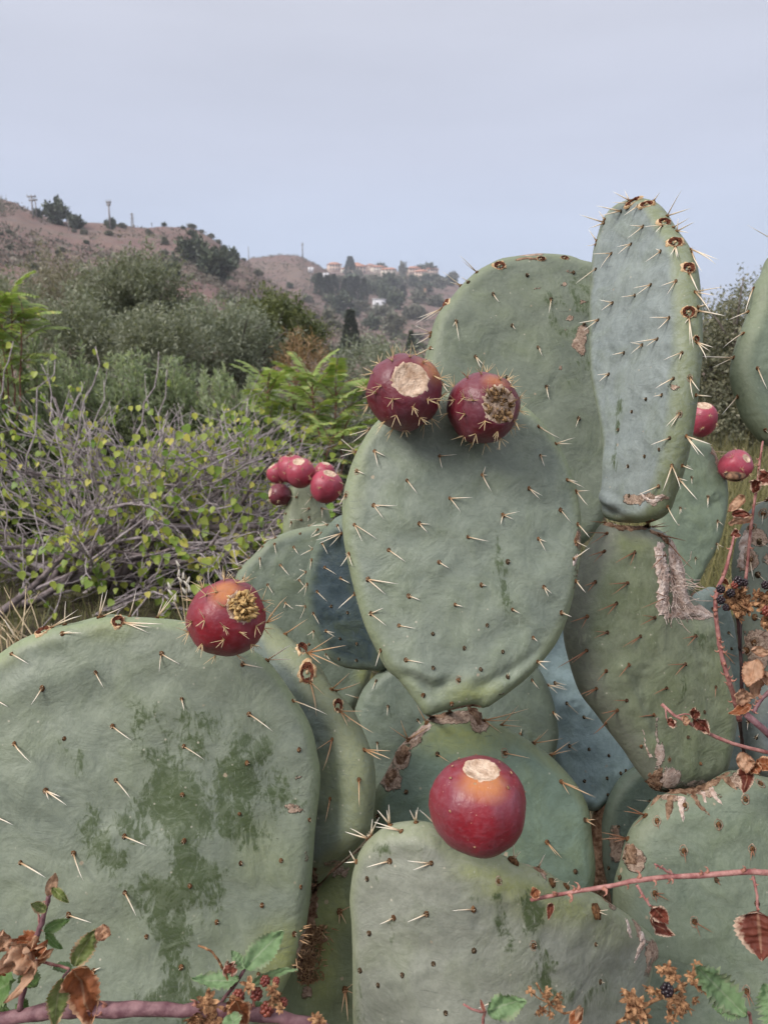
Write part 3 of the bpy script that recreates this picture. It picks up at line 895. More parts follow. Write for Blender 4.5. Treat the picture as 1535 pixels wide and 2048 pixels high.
# ================================================================== pinnate-leaved saplings
M_pinn = mat_leaf('pinnate_leaf', (0.190, 0.290, 0.070), (0.440, 0.520, 0.190), (0.55, 0.53, 0.16), trans=0.35)
M_redstem = mat_simple('red_brown_stem', (0.16, 0.065, 0.045), (0.26, 0.12, 0.085), 25, 0.7, 0.3)
def frond_mesh(seed, ln, leaflet, pairs=14):
    g = random.Random(seed); mb = MB()
    arch = g.uniform(.25, .5)
    pt = lambda t: Vector((ln * t, 0, ln * (.35 * t - arch * 1.3 * t * t)))
    mb.tube([pt(k / 8) for k in range(9)], rad_list(ln * .010, ln * .004, 9), 4, 1)
    for k in range(pairs):
        t_ = .14 + .8 * k / (pairs - 1)
        p = pt(t_)
        for sgn in (-1, 1):
            l = leaflet * (1.0 - .45 * abs(t_ - .45)) * g.uniform(.85, 1.1)
            d = Vector((.45, sgn * 1.0, -.28 + g.uniform(-.2, .2))).normalized()
            n_ = Vector((0, 0, 1)); s_ = d.cross(n_).normalized()
            w = l * .17
            V_ = [p, p + d * l * .3 + s_ * w, p + d * l * .3 - s_ * w, p + d * l * .65 + s_ * w * .75 - n_ * l * .06, p + d * l * .65 - s_ * w * .75 - n_ * l * .06, p + d * l - n_ * l * .16]
            mb.add(V_, [[0, 2, 1], [1, 2, 4, 3], [3, 4, 5]], 0, min(1, max(0, g.gauss(.5, .22))))
    return mb.mesh('frond', [M_pinn, M_redstem])
FR = [frond_mesh(500 + k, .46, .115) for k in range(5)]
def sapling(label, px, dist, tops, seed, scale=1.0):
    g = random.Random(seed)
    base = stand(px, dist)
    root = empty('pinnate_sapling', base, label, 'sapling')
    for (tx, ty, n) in tops:
        top = pix(tx, ty, dist / CP) - base
        p1 = Vector((g.uniform(-.1, .1), g.uniform(-.1, .1), -.03))
        pts = [p1.lerp(top, k / 7) + Vector((g.gauss(0, .015), g.gauss(0, .015), 0)) for k in range(8)]
        mb = MB(); mb.tube(pts, rad_list(.013 * scale, .006 * scale, 8), 6); mb.build('stem', M_redstem, root)
        for k in range(n):
            a = k * 2.399 + g.uniform(-.3, .3)
            f = 1 - .45 * (k / n) ** 1.3
            o = mobj('frond', g.choice(FR), root)
            o.location = p1.lerp(top, f)
            o.rotation_euler = (g.uniform(-.2, .2), -g.uniform(.25, 1.05) * f, a)
            s = g.uniform(.75, 1.1) * scale
            o.scale = (s, s * 1.15, s)
sapling('bright green pinnate-leaved sapling rising in front of the dry golden shrub', 560, 6.6, [(535, 770, 15), (590, 790, 12)], 1, .85)
sapling('bright green pinnate-leaved sapling nearest to the two top fruit', 650, 6.3, [(620, 760, 16), (672, 775, 14), (700, 815, 9)], 2, .85)
sapling('lower pinnate-leaved sapling between the bare twigs and the small red fruit', 610, 5.9, [(600, 870, 9), (660, 880, 9)], 4, .6)
sapling('pinnate-leaved sapling with red stems at the edge above the bare bush', 5, 7.0, [(-15, 600, 16), (20, 598, 14), (50, 640, 9), (5, 640, 10)], 3, .86)

# ================================================================== prickly pears
def mat_pad(name, a, b, rim, rub=(0.056, 0.082, 0.028), yel=(0.28, 0.31, 0.10), streak=0.35, rimw=0.010, seedloc=(0, 0, 0), corkc=((0.175, 0.105, 0.075), (0.50, 0.37, 0.285), (0.70, 0.58, 0.50))):
    t = NT(name)
    o = t.mapping(t.obj(), loc=seedloc)
    mk = t.n('ShaderNodeSeparateColor', {0: t.attr('mask').outputs['Color']})
    rubm, cork, ylm = mk.outputs[0], mk.outputs[1], mk.outputs[2]
    edge = t.attr('edge').outputs['Fac']
    n1 = t.noise(o, 11, 5, 0.6, 0.6)
    n2 = t.noise(o, 42, 5, 0.62, 1.2)
    n3 = t.noise(o, 260, 3, 0.6)
    st = t.noise(t.mapping(o, (150, 150, 14), (0.15, 0.1, 0)), 1.0, 3, 0.6)
    n4 = t.noise(o, 24, 4, 0.55, 0.8)
    col = t.mix(t.rng(n1, 0.36, 0.64), tuple(x * .90 for x in a), tuple(x * 1.12 for x in b))
    col = t.mix(t.rng(n4, 0.46, 0.66, 0, 0.55), col, tuple(0.66 * x + 0.30 * y for x, y in zip(a, (0.25, 0.30, 0.11))))
    col = t.mix(t.rng(n2, 0.42, 0.68, 0, 0.40), col, tuple(x * 1.2 + .012 for x in b))
    col = t.mix(t.rng(st, 0.52, 0.72, 0, streak * .55), col, tuple(x * 1.25 + .02 for x in b))
    col = t.mix(t.rng(st, 0.44, 0.30, 0, streak * .45), col, tuple(x * .68 for x in a))
    # yellow-green tissue near the rim and the foot
    col = t.mix(t.math('MULTIPLY', ylm, t.rng(n2, .25, .6, .55, 1)), col, yel)
    e = t.math('ADD', edge, t.math('MULTIPLY', t.math('SUBTRACT', n4, .5), .010))
    col = t.mix(t.rng(e, rimw * 1.55, rimw * .35, 0, .85, True), col, rim)
    # bloom rubbed off: deep green skin shows
    sm = t.noise(t.mapping(o, (170, 170, 60), (0.2, 0.9, 0.3)), 1.0, 3, 0.6, 1.5)
    rb = t.math('ADD', rubm, t.math('ADD', t.math('MULTIPLY', t.math('SUBTRACT', n4, .5), 1.7), t.math('ADD', t.math('MULTIPLY', t.math('SUBTRACT', sm, .5), 1.5), t.math('MULTIPLY', t.math('SUBTRACT', n2, .5), .9))))
    rbf = t.math('MULTIPLY', t.rng(rb, .34, .76, 0, .90, True), t.rng(rubm, .02, .16))
    col = t.mix(rbf, col, rub)
    # fine pores and dust specks
    vor = t.n('ShaderNodeTexVoronoi', {'Vector': o, 'Scale': 330.0})
    col = t.mix(t.rng(vor.outputs['Distance'], .16, .05, 0, .45), col, tuple(x * .55 for x in a))
    vor2 = t.n('ShaderNodeTexVoronoi', {'Vector': o, 'Scale': 95.0})
    col = t.mix(t.math('MULTIPLY', t.rng(vor2.outputs['Distance'], .11, .05, 0, .8), t.rng(n1, .5, .56)), col, (0.50, 0.47, 0.38))
    col = t.mix(t.rng(n3, .35, .65, 0, .14), col, (0.09, 0.12, 0.08))
    # scratches, scabs and patchy wax
    sc1 = t.noise(t.mapping(o, (520, 520, 30), (0.5, 0.35, 0.2)), 1.0, 2, 0.5, 0.3)
    sc2 = t.noise(t.mapping(o, (40, 40, 600), (0.3, 0.6, 0.1)), 1.0, 2, 0.5, 0.3)
    col = t.mix(t.math('MULTIPLY', t.rng(sc1, .66, .70, 0, .5), t.rng(n4, .5, .6)), col, tuple(x * 1.5 + .03 for x in b))
    col = t.mix(t.math('MULTIPLY', t.rng(sc2, .66, .70, 0, .55), t.rng(n4, .5, .42)), col, tuple(x * .6 for x in a))
    wx = t.noise(o, 58, 6, .72, 2.0)
    col = t.mix(t.rng(wx, .50, .55, 0, .20), col, tuple(x * 1.35 + .015 for x in b))
    col = t.mix(t.rng(wx, .43, .38, 0, .25), col, tuple(x * .70 for x in a))
    v3 = t.n('ShaderNodeTexVoronoi', {'Vector': t.mapping(o, (1, 1, 1), (0.4, 0.2, 0.7)), 'Scale': 62.0})
    scab = t.math('MULTIPLY', t.math('LESS_THAN', t.n('ShaderNodeSeparateColor', {0: v3.outputs['Color']}).outputs[0], .13), t.rng(t.math('ADD', v3.outputs['Distance'], t.math('MULTIPLY', t.math('SUBTRACT', n2, .5), .5)), .11, .05, 0, 1))
    col = t.mix(t.math('MULTIPLY', scab, .8), col, (0.40, 0.32, 0.23))
    # cork
    ck = t.math('ADD', cork, t.math('ADD', t.math('MULTIPLY', t.math('SUBTRACT', n2, .5), .9), t.math('MULTIPLY', t.math('SUBTRACT', t.noise(o, 110, 4, .7), .5), .9)))
    ckf = t.math('MULTIPLY', t.rng(ck, .44, .54, 0, 1, True), t.rng(cork, .02, .1))
    cn = t.noise(o, 170, 5, .75, 1.5)
    ccol = t.mix(t.rng(cn, .36, .56), corkc[0], corkc[1])
    ccol = t.mix(t.rng(cn, .58, .72), ccol, corkc[2])
    col = t.mix(ckf, col, ccol)
    h = t.math('ADD', t.math('MULTIPLY', n4, 1.2), t.math('ADD', t.math('MULTIPLY', n2, .45), t.math('MULTIPLY', n3, .12)))
    nb = t.bump(h, 0.42, 0.006)
    nb = t.bump(t.math('MULTIPLY', t.math('ADD', cn, .7), ckf), 0.9, 0.003, nb)
    r = t.mix(rbf, t.mix(t.rng(n1, .3, .7), (.50,) * 3, (.62,) * 3), (.40,) * 3)
    r = t.mix(ckf, r, (.92,) * 3)
    return t.done(t.bsdf(col, r, 0.42, nb))

M_spine_pale = None
def mat_spine(name, root_c, mid, tip):
    t = NT(name); a = t.attr('c').outputs['Fac']
    col = t.mix(t.rng(a, 0, .35), root_c, mid)
    col = t.mix(t.rng(a, .3, .9), col, tip)
    return t.done(t.bsdf(col, .45, .4))
M_sp_pale = mat_spine('pale_spine', (0.36, 0.20, 0.09), (0.70, 0.58, 0.42), (0.84, 0.80, 0.72))
M_sp_brown = mat_spine('brown_spine', (0.16, 0.07, 0.035), (0.26, 0.12, 0.065), (0.30, 0.17, 0.10))
M_sp_tan = mat_spine('tan_spine', (0.28, 0.13, 0.06), (0.50, 0.30, 0.16), (0.66, 0.50, 0.34))
M_areole = mat_simple('areole_felt', (0.055, 0.028, 0.016), (0.22, 0.115, 0.055), 320, 0.95, 0.1, 0.8, 0.002)
M_areole_dk = mat_simple('dark_areole_felt', (0.030, 0.022, 0.014), (0.120, 0.080, 0.048), 320, 0.95, 0.1, 0.8, 0.002)
M_scar_dk = mat_simple('scar_crater', (0.085, 0.026, 0.018), (0.27, 0.10, 0.055), 420, 0.9, 0.15, 1.0, 0.003)
M_scar_lt = mat_simple('scar_frill', (0.46, 0.28, 0.14), (0.72, 0.55, 0.36), 260, 0.9, 0.1, 0.8, 0.002)
M_cork = mat_simple('corky_bark', (0.120, 0.062, 0.038), (0.40, 0.265, 0.18), 150, 0.95, 0.1, 1.0, 0.004, 6)
M_ring = mat_simple('areole_cork_ring', (0.20, 0.14, 0.10), (0.42, 0.33, 0.25), 200, 0.95, 0.1, 0.8, 0.002)
M_crust = mat_simple('pale_crust', (0.42, 0.29, 0.235), (0.80, 0.69, 0.63), 120, 0.95, 0.1, 1.0, 0.004, 6)

PADS = {}
MATS = {}
def seg_dist(P, a, b):
    a = np.array(a, float); b = np.array(b, float); ab = b - a
    t_ = np.clip(((P - a) @ ab) / (ab @ ab), 0, 1)
    return np.linalg.norm(P - (a + t_[:, None] * ab), axis=1)
class Pad:
    def __init__(s, key, root, outline, d0, gx=0, gy=0.0, qx=0.0, qy=0.0, T=0.011, Rr=0.013, mat=None, insx=0, N=160, K=34, c=None,
                 rub=(), cork=(), yel=(), ridges=(), wave=0.0030, dome=0.25, spine=None, seed=0, label=None, xup=None):
        s.key = key; s.root = root; s.loc = Vector(root.location)
        ol = catmull(outline, N)
        if np.sum(ol[:, 0] * np.roll(ol[:, 1], -1) - np.roll(ol[:, 0], -1) * ol[:, 1]) < 0: ol = ol[::-1].copy()
        s.c = np.array(c if c else ol.mean(0), float)
        if insx:
            w = ol[:, 0].max() - ol[:, 0].min()
            cx = (ol[:, 0].max() + ol[:, 0].min()) / 2
            ol[:, 0] = cx + (ol[:, 0] - cx) * (w - 2 * insx) / w
        s.d0, s.gx, s.gy, s.qx, s.qy = d0, gx, gy, qx, qy
        s.spine = spine or M_sp_pale
        u = np.arange(K + 1) / K
        rr_ = 1 - u ** 1.75
        rr_[-1] = 0
        ang = np.arange(N)
        P = s.c + (ol - s.c)[None] * rr_[:-1, None, None]          # (K, N, 2)
        P = np.concatenate([P.reshape(-1, 2), s.c[None]])
        rvec = np.linalg.norm(ol - s.c, axis=1) * d0 / F
        # distance to the rim along the inward normal rather than along the spoke
        tg = np.roll(ol, -1, 0) - np.roll(ol, 1, 0)
        nn = np.stack([tg[:, 1], -tg[:, 0]], -1); nn /= np.linalg.norm(nn, axis=1, keepdims=True)
        cosn = np.abs(np.sum(nn * (ol - s.c) / np.linalg.norm(ol - s.c, axis=1, keepdims=True), 1))
        cosn = np.maximum(cosn, .35)
        e = ((1 - rr_[:-1])[:, None] * (rvec * cosn)[None]).ravel()
        e = np.concatenate([e, [rvec.min()]])
        e = e * math.sqrt(1 + 0.6 * (gx * gx))
        rnorm = np.concatenate([np.repeat(rr_[:-1], N), [0]])
        M = pix_np(P[:, 0], P[:, 1], s.D(P[:, 0], P[:, 1]))
        # mid-surface normal (towards the lens)
        ep = 2.0
        Dx = pix_np(P[:, 0] + ep, P[:, 1], s.D(P[:, 0] + ep, P[:, 1])) - M
        Dy = pix_np(P[:, 0], P[:, 1] + ep, s.D(P[:, 0], P[:, 1] + ep)) - M
        nrm = unit(np.cross(Dx, Dy))
        view = np.array(CAMP) - M
        nrm = nrm * np.sign(np.sum(nrm * view, 1, keepdims=True))
        h = T * np.sqrt(1 - (1 - np.minimum(e / Rr, 1)) ** 2) * (1 + dome * (1 - rnorm ** 2))
        # uneven, slightly wavy skin
        ad = np.zeros(len(P)); bd = np.zeros(len(P))
        fade = np.minimum(e / .03, 1)
        if wave:
            for k in range(len(P)):
                q = Vector(M[k]) + Vector((seed * 3.1, seed * 1.7, 0))
                ad[k] = noise.noise(q * 13) * wave * 1.3 + noise.noise(q * 34) * wave * .65 + noise.noise(q * 80) * wave * .16
                bd[k] = noise.noise(q * 13 + Vector((9, 9, 9))) * wave
        for (pts, amp, w) in ridges:
            for a_, b_ in zip(pts[:-1], pts[1:]):
                ad += amp * np.exp(-(seg_dist(P, a_, b_) / w) ** 2)
        front = M + nrm * (h + ad * fade)[:, None]
        back = M - nrm * (h + bd * fade)[:, None]
        n = len(P)
        V = np.concatenate([front, back[N:]])         # the rim ring is shared
        fi = lambda i, j: i * N + j % N
        bi = lambda i, j: (i * N + j % N) if i == 0 else n - N + i * N + j % N
        Fq, Ft = [], []
        for i in range(K - 1):
            for j in range(N):
                Fq.append([fi(i, j), fi(i, j + 1), fi(i + 1, j + 1), fi(i + 1, j)])
                Fq.append([bi(i, j), bi(i + 1, j), bi(i + 1, j + 1), bi(i, j + 1)])
        cf, cb = n - 1, n - N + n - 1
        for j in range(N):
            Ft.append([fi(K - 1, j), fi(K - 1, j + 1), cf])
            Ft.append([bi(K - 1, j), cb, bi(K - 1, j + 1)])
        mask = np.zeros((n, 3))
        for ch, lst in ((0, rub), (1, cork), (2, yel)):
            for (x, y, rx, ry, st) in lst:
                q = ((P[:, 0] - x) / rx) ** 2 + ((P[:, 1] - y) / ry) ** 2
                mask[:, ch] = np.maximum(mask[:, ch], st * np.exp(-q ** 1.6 * .9))
        maskb = np.zeros((n - N, 3))
        att = {'mask': np.concatenate([mask, maskb]), 'edge': np.concatenate([e, e[N:]])}
        Fq = np.array(Fq); Ft = np.array(Ft)
        f0 = Fq[2 * (N * (K // 2))]
        if np.dot(np.cross(V[f0[1]] - V[f0[0]], V[f0[2]] - V[f0[0]]), np.array(CAMP) - V[f0[0]]) < 0:
            Fq = Fq[:, ::-1]; Ft = Ft[:, ::-1]
        s.Vw = V; s.Pp = P; s.nrm = nrm; s.nf = n; s.e = e
        faces = [Fq, Ft]; s.tris = [tuple(f) for f in Fq] + [tuple(f) for f in Ft]
        s.me = np_mesh('cactus_pad', V - np.array(s.loc), faces, att, [mat], smooth=True)
        s.o = mobj('pad', s.me, root)
        if label: s.o['label'] = label
        s.bvh = BVHTree.FromPolygons([tuple(v) for v in V], s.tris)
        PADS[key] = s
    def dimple(s, pts):
        """each areole sits on a low swelling of the skin"""
        ad = np.zeros(s.nf)
        k = s.d0 / .66
        for (x, y) in pts:
            q = ((s.Pp - np.array([x, y])) ** 2).sum(1)
            ad += .0016 * np.exp(-q / (24 / k) ** 2) - .0019 * np.exp(-q / (10 / k) ** 2) - .0012 * np.exp(-((s.Pp[:, 0] - x) ** 2 + (s.Pp[:, 1] - y - 34 / k) ** 2) / (22 / k) ** 2)
        s.Vw[:s.nf] += s.nrm * (ad * np.clip(s.e / .02, 0, 1))[:, None]
        s.me.vertices.foreach_set('co', (s.Vw - np.array(s.loc)).astype(np.float32).ravel())
        s.me.update()
        s.bvh = BVHTree.FromPolygons([tuple(v) for v in s.Vw], s.tris)
    def D(s, x, y):
        a = (x - s.c[0]) / F * s.d0; b = (y - s.c[1]) / F * s.d0
        return s.d0 + s.gx * a + s.gy * b + s.qx * a * a + s.qy * b * b
    def hit(s, px, py):
        d = (pix(px, py, 1) - CAMP).normalized()
        loc, nr, _, _ = s.bvh.ray_cast(CAMP, d)
        if loc is None:
            p = pix(px, py, s.D(px, py))
            loc, nr, _, _ = s.bvh.find_nearest(p)
        return loc, nr

def areole(pad, px, py, tips, size=None, kind='', rg=random):
    loc, nr = pad.hit(px, py)
    dep = (CM.inverted() @ loc).z * -1
    mpp = dep / F                                    # metres per photo pixel
    t1 = nr.orthogonal().normalized(); t2 = nr.cross(t1)
    up = Vector((0, 0, 1)); up = (up - nr * up.dot(nr)).normalized() if abs(nr.z) < .99 else t1
    sdv = nr.cross(up)
    r = (size or rg.uniform(.0017, .0025)) * .82
    mb = MB()
    dk = 1
    mb.blob(loc + nr * r * .15, sdv * r, up * r * 1.25, nr * r * .6, 8, 5, 0 if kind != 'd' else 3, rg.random(), .18, rg)
    if kind == 'R':                                   # cork ring round an old areole
        ring = [loc + (sdv * math.cos(a) * 1.45 + up * math.sin(a) * 2.0) * r * rg.uniform(.9, 1.1) - nr * .0001 for a in [k * math.pi / 7 for k in range(15)]]
        mb.tube(ring, [r * rg.uniform(.15, .34) for _ in ring], 5, 2, 0, 0, .3, rg)
    for k in range(5 if tips else 3):                 # glochid tuft
        dv = (nr + sdv * rg.gauss(0, .6) + up * rg.gauss(.2, .6)).normalized()
        mb.tube([loc + nr * r * .4, loc + nr * r * .4 + dv * r * rg.uniform(1, 1.9)], [r * .12, r * .03], 3, 1, .1, .5, caps=False)
    for (tx, ty) in tips:
        L2 = math.hypot(tx - px, ty - py)
        ln = L2 * mpp
        out = .42 if L2 > 6 else 1.5
        D_tip = pad.D(tx, ty) + (dep - pad.D(px, py))
        lim = .8 * ln
        D_tip = max(dep - lim, min(dep + lim * .6, D_tip))
        tip = pix(tx, ty, D_tip - out * ln)
        st = loc + nr * r * .3
        v = tip - st
        if v.dot(nr) < 0.12 * v.length:               # never let a spine run into the flesh
            tip = tip + nr * (.15 * v.length - v.dot(nr)); v = tip - st
        bend = nr * v.length * rg.uniform(-.03, .03) + sdv * v.length * rg.uniform(-.02, .02)
        w = min(max(.0006, .00045 + ln * .009), .00082) * rg.uniform(.75, 1.15)
        if pad.d0 > 1.0: w *= 1.15
        mb.tube([st, st + v * .3 + bend, st + v * .7 + bend, tip], [w, w * .92, w * .6, w * .10], 5, 1, 0, 1)
    return mb.build('areole', [M_areole, pad.spine, M_ring, M_areole_dk], pad.o, pad.loc)

def fruit_scar(pad, px, py, rx, ry, rg, plug=True, name='fruit_scar'):
    """crater where a fruit has come off: frilled pale rim, dark pit, pale plug"""
    loc, nr = pad.hit(px, py)
    dep = -(CM.inverted() @ loc).z; mpp = dep / F
    view = (CAMP - loc).normalized()
    nr = (nr + view * .25).normalized()
    right = Vector((1, 0, 0)); right = (right - nr * right.dot(nr)).normalized(); up = nr.cross(right)
    if up.z < 0: up = -up
    fx = max(.3, abs(right.dot(Vector((1, 0, 0))))); 
    upv = Vector((0, SP, CP)); fy = max(.35, abs(up.dot(upv)))
    a, b = .86 * rx * mpp / fx, .86 * ry * mpp / fy
    a = min(a, 3 * b); b = min(b, 2.2 * a)
    mb = MB(); n = 26
    rings = [(1.26, -.0012, 1), (1.10, .0006, 1), (.98, .0012, 1), (.90, .0010, 0), (.58, .0000, 0), (.34, -.0004, 0)]
    jag = [1 + rg.uniform(-.16, .2) for _ in range(n)]
    V_, Fc, mi = [], [], []
    for q, (f, z, m) in enumerate(rings):
        for j in range(n):
            th = 2 * math.pi * j / n
            jj = (jag[j] if q < 2 else 1 + rg.uniform(-.05, .05))
            V_.append(loc + (right * math.cos(th) * a + up * math.sin(th) * b) * f * jj + nr * (z + rg.uniform(-.0004, .0004)))
    for q in range(len(rings) - 1):
        for j in range(n):
            Fc.append([q * n + j, q * n + (j + 1) % n, (q + 1) * n + (j + 1) % n, (q + 1) * n + j]); mi.append(1 if q < 2 else 0)
    Fc.append([(len(rings) - 1) * n + j for j in range(n)]); mi.append(0)
    mb.add(V_, Fc, 0, .5); mb.m = mi
    for k in range(14):                                # woolly crumbs in the pit
        th = rg.uniform(0, 6.28); f = rg.uniform(.45, .9)
        mb.blob(loc + (right * math.cos(th) * a + up * math.sin(th) * b) * f + nr * .0006, right * a * .14, up * b * .14, nr * .0009, 6, 4, 0, .5, .3, rg)
    if plug:
        mb.blob(loc + nr * .0004, right * a * .22, up * b * .22, nr * .0016, 8, 4, 1, .5, .2, rg)
    return mb.build(name, [M_scar_dk, M_scar_lt], pad.o, pad.loc)

def Z(ox, oy, k, text):
    """areole list read off an enlarged view: 'x,y:tipx,tipy;tipx,tipy ...' """
    out = []
    for it in text.split():
        h, _, tl = it.partition(':')
        kind = ''
        if h[0] in 'Rd': kind = h[0]; h = h[1:]
        x_, y_ = map(float, h.split(','))
        tips = [tuple(map(float, q.split(','))) for q in tl.split(';')] if tl else []
        out.append((ox + x_ / k, oy + y_ / k, [(ox + a_ / k, oy + b_ / k) for a_, b_ in tips], kind))
    return out
def dress(key, lst, seed=1, size=None):
    rg = random.Random(seed)
    PADS[key].dimple([(a_, b_) for a_, b_, _, _ in lst])
    for (x_, y_, tips, kind) in lst:
        areole(PADS[key], x_, y_, tips, size, kind, rg)

GB = (0.178, 0.211, 0.169)      # glaucous grey-green
GY = (0.169, 0.202, 0.137)      # yellower grey-green
GL = (0.202, 0.227, 0.178)      # pale bloom
BL = (0.144, 0.194, 0.186)      # bluish bloom
RIM = (0.239, 0.289, 0.165)
def cactus(label, gx, gy):
    return empty('prickly_pear', (gx, gy, 0.0), label, 'cactus', 'prickly pears of the hedge')
def under(key):
    """ground point under a pad, for the foot of its plant"""
def foot(px, py, d):
    p = pix(px, py, d); return p.x, p.y
def trunk_to(root, px, py, d, r=.035):
    """woody stem from the ground up to the lowest pad of the plant"""
    top = pix(px, py, d); b = Vector(root.location)
    g_ = random.Random(int(px))
    pts = [b.lerp(top, k / 9) + Vector((g_.gauss(0, .006), g_.gauss(0, .006), 0)) for k in range(10)]
    pts[0].z = -.03
    mb = MB(); mb.tube(pts, [r * (1.15 - .035 * k) for k in range(10)], 12, jit=.08, rng=g_)
    return mb.build('stem', M_cork, root, b)

# ---------------- plant: big front-left pad
c1 = cactus('prickly pear with huge rubbed pad, one red fruit on its top edge', *foot(600, 2100, .66))
m = mat_pad('pad_rubbed', GB, (0.186, 0.215, 0.162), RIM, rimw=.007)
Pad('P1', c1, [(0, 1308), (34, 1284), (65, 1269), (104, 1254), (146, 1246), (188, 1235), (224, 1228), (261, 1233), (313, 1236), (375, 1243), (440, 1264), (495, 1293), (534, 1320), (562, 1354), (586, 1390), (609, 1427), (625, 1462), (634, 1505), (640, 1541), (638, 1590), (631, 1648), (625, 1731), (618, 1809), (607, 1875), (586, 1937), (545, 2010), (470, 2085), (360, 2150), (200, 2185), (20, 2165), (-130, 2080), (-220, 1920), (-240, 1740), (-205, 1570), (-130, 1420), (-60, 1345)],
    .60, gx=.05, gy=-.12, qx=.6, T=.013, Rr=.014, mat=m, wave=.0042, seed=1, label='huge pad with dark green patches rubbed through its bloom',
    rub=[(365, 1500, 60, 60, .75), (430, 1450, 110, 45, .45), (330, 1440, 90, 50, .42), (160, 1510, 40, 60, .42), (360, 1590, 55, 90, 1.0), (465, 1560, 60, 70, .95), (430, 1620, 90, 60, .8), (200, 1640, 45, 50, .7), (300, 1640, 70, 60, .75), (380, 1680, 40, 90, .85), (400, 1750, 60, 70, .9), (330, 1770, 80, 50, .8), (240, 1700, 70, 40, .6), (350, 1850, 40, 60, .85), (355, 1930, 30, 70, .8), (330, 1990, 70, 30, .75), (500, 1500, 60, 50, .6), (550, 1560, 40, 90, .55), (600, 1560, 30, 70, .5), (480, 1660, 70, 40, .5), (400, 2010, 60, 50, .8)],
    yel=[(560, 1900, 60, 70, .8), (60, 1275, 70, 18, .3), (225, 1250, 60, 30, .4), (520, 1700, 60, 80, .2), (0, 1310, 50, 24, .5)],
    cork=[(605, 1890, 16, 40, .9), (600, 1550, 22, 10, .55), (582, 1610, 22, 12, .7), (555, 1670, 20, 8, .5), (610, 1700, 12, 30, .45)])
dress('P1', Z(0, 1180, 3.8375, '90,490:245,580 480,335:635,330;550,315 735,635:797,752 325,755:240,880 1240,490:1222,630;1385,572 1395,835:1413,925 865,1045:1015,1158 112,1180:238,1325 495,1140 890,1460:1002,1600 352,1540:513,1653;465,1587;375,1610 955,1890:1130,1965 1412,1200:1570,1305 1400,1570 1412,1925 -60,830:62,897 -80,1720:100,1803 140,392:35,225 500,268:505,85 765,210:825,0;790,15 995,205:1045,0 790,205:950,128 1210,212:1370,0;1250,90;1300,60 400,290:600,150;630,195')
      + Z(380, 1140, 3.8375, '405,722:560,752 790,1005:1052,1110 452,1105:636,1240 835,1380 437,1480 380,1872 915,1917 590,695:780,688;740,600;775,572')
      + Z(0, 1660, 3.8375, '160,250:350,365 567,178:642,393 960,480:1047,662 527,652:705,713 1125,820 1390,1052 1457,430 720,1080:775,1055')
      + Z(380, 1640, 3.8375, '388,332 697,312 850,515 553,655 205,782 797,873 225,1220 525,1180'), 1)
rg = random.Random(9)
fruit_scar(PADS['P1'], 236, 1243, 13, 12, rg, False)
fruit_scar(PADS['P1'], 86, 1262, 15, 7, rg, False)
areole(PADS['P1'], 248, 1246, [(327, 1248), (297, 1266), (305, 1255)], .002, '', rg)

m = mat_pad('pad_rimmed', (0.124, 0.157, 0.149), (0.137, 0.169, 0.153), (0.227, 0.248, 0.137), rimw=.013, seedloc=(3, 1, 0))
Pad('P2', c1, [(534, 1246), (562, 1266), (588, 1288), (615, 1310), (635, 1338), (656, 1374), (685, 1404), (703, 1430), (719, 1466), (735, 1508), (742, 1545), (743, 1587), (740, 1626), (734, 1664), (715, 1694), (690, 1716), (656, 1744), (628, 1770), (570, 1745), (510, 1650), (480, 1500), (470, 1380), (490, 1275)],
    .70, gx=-.75, gy=-.1, T=.017, Rr=.016, mat=m, insx=2, wave=.002, seed=2, spine=M_sp_tan, yel=[(690, 1560, 40, 90, .4)], cork=[(690, 1725, 40, 14, .6)])
dress('P2', Z(380, 1140, 3.8375, '900,640:1195,578;1105,505;1150,745;1000,735 920,860:970,1060;1030,960;970,1130 1150,1085:1325,1083;1405,1250;1210,1200 1090,1300:960,1385;1020,1543 1335,1380:1535,1388;1535,1450;1465,1455 1295,1610:1298,1820 1075,1755:1035,1940 590,400:745,200;720,320;715,380;620,330 730,495:900,375 1085,920:1225,790 1115,930:1310,860'), 2)
fruit_scar(PADS['P2'], 614, 1345, 16, 22, rg)
fruit_scar(PADS['P2'], 604, 1297, 11, 9, rg, False)
fruit_scar(PADS['P2'], 676, 1411, 10, 12, rg, False)
m = mat_pad('pad_yellowed', (0.144, 0.181, 0.107), (0.165, 0.194, 0.116), (0.223, 0.248, 0.116), seedloc=(5, 2, 0))
Pad('P2b', c1, [(628, 1775), (660, 1748), (700, 1715), (745, 1690), (790, 1760), (805, 1880), (790, 2020), (740, 2140), (660, 2190), (590, 2150), (550, 2040), (552, 1920), (585, 1820)],
    .68, gx=.0, gy=-.1, T=.018, Rr=.02, mat=m, seed=3, spine=M_sp_tan, yel=[(650, 1800, 60, 60, .7), (640, 1900, 40, 90, .8)], cork=[(626, 1900, 15, 60, .55), (620, 1960, 18, 22, .7), (632, 1800, 12, 20, .6), (680, 1735, 40, 14, .6)])
dress('P2b', Z(380, 1640, 3.8375, '1148,705:1245,655;1145,800;1200,800 1190,1300:1160,1480;1210,1545;1262,1335;1258,1250 1000,850:1060,920'), 3, .0032)
trunk_to(c1, 655, 2150, .69)

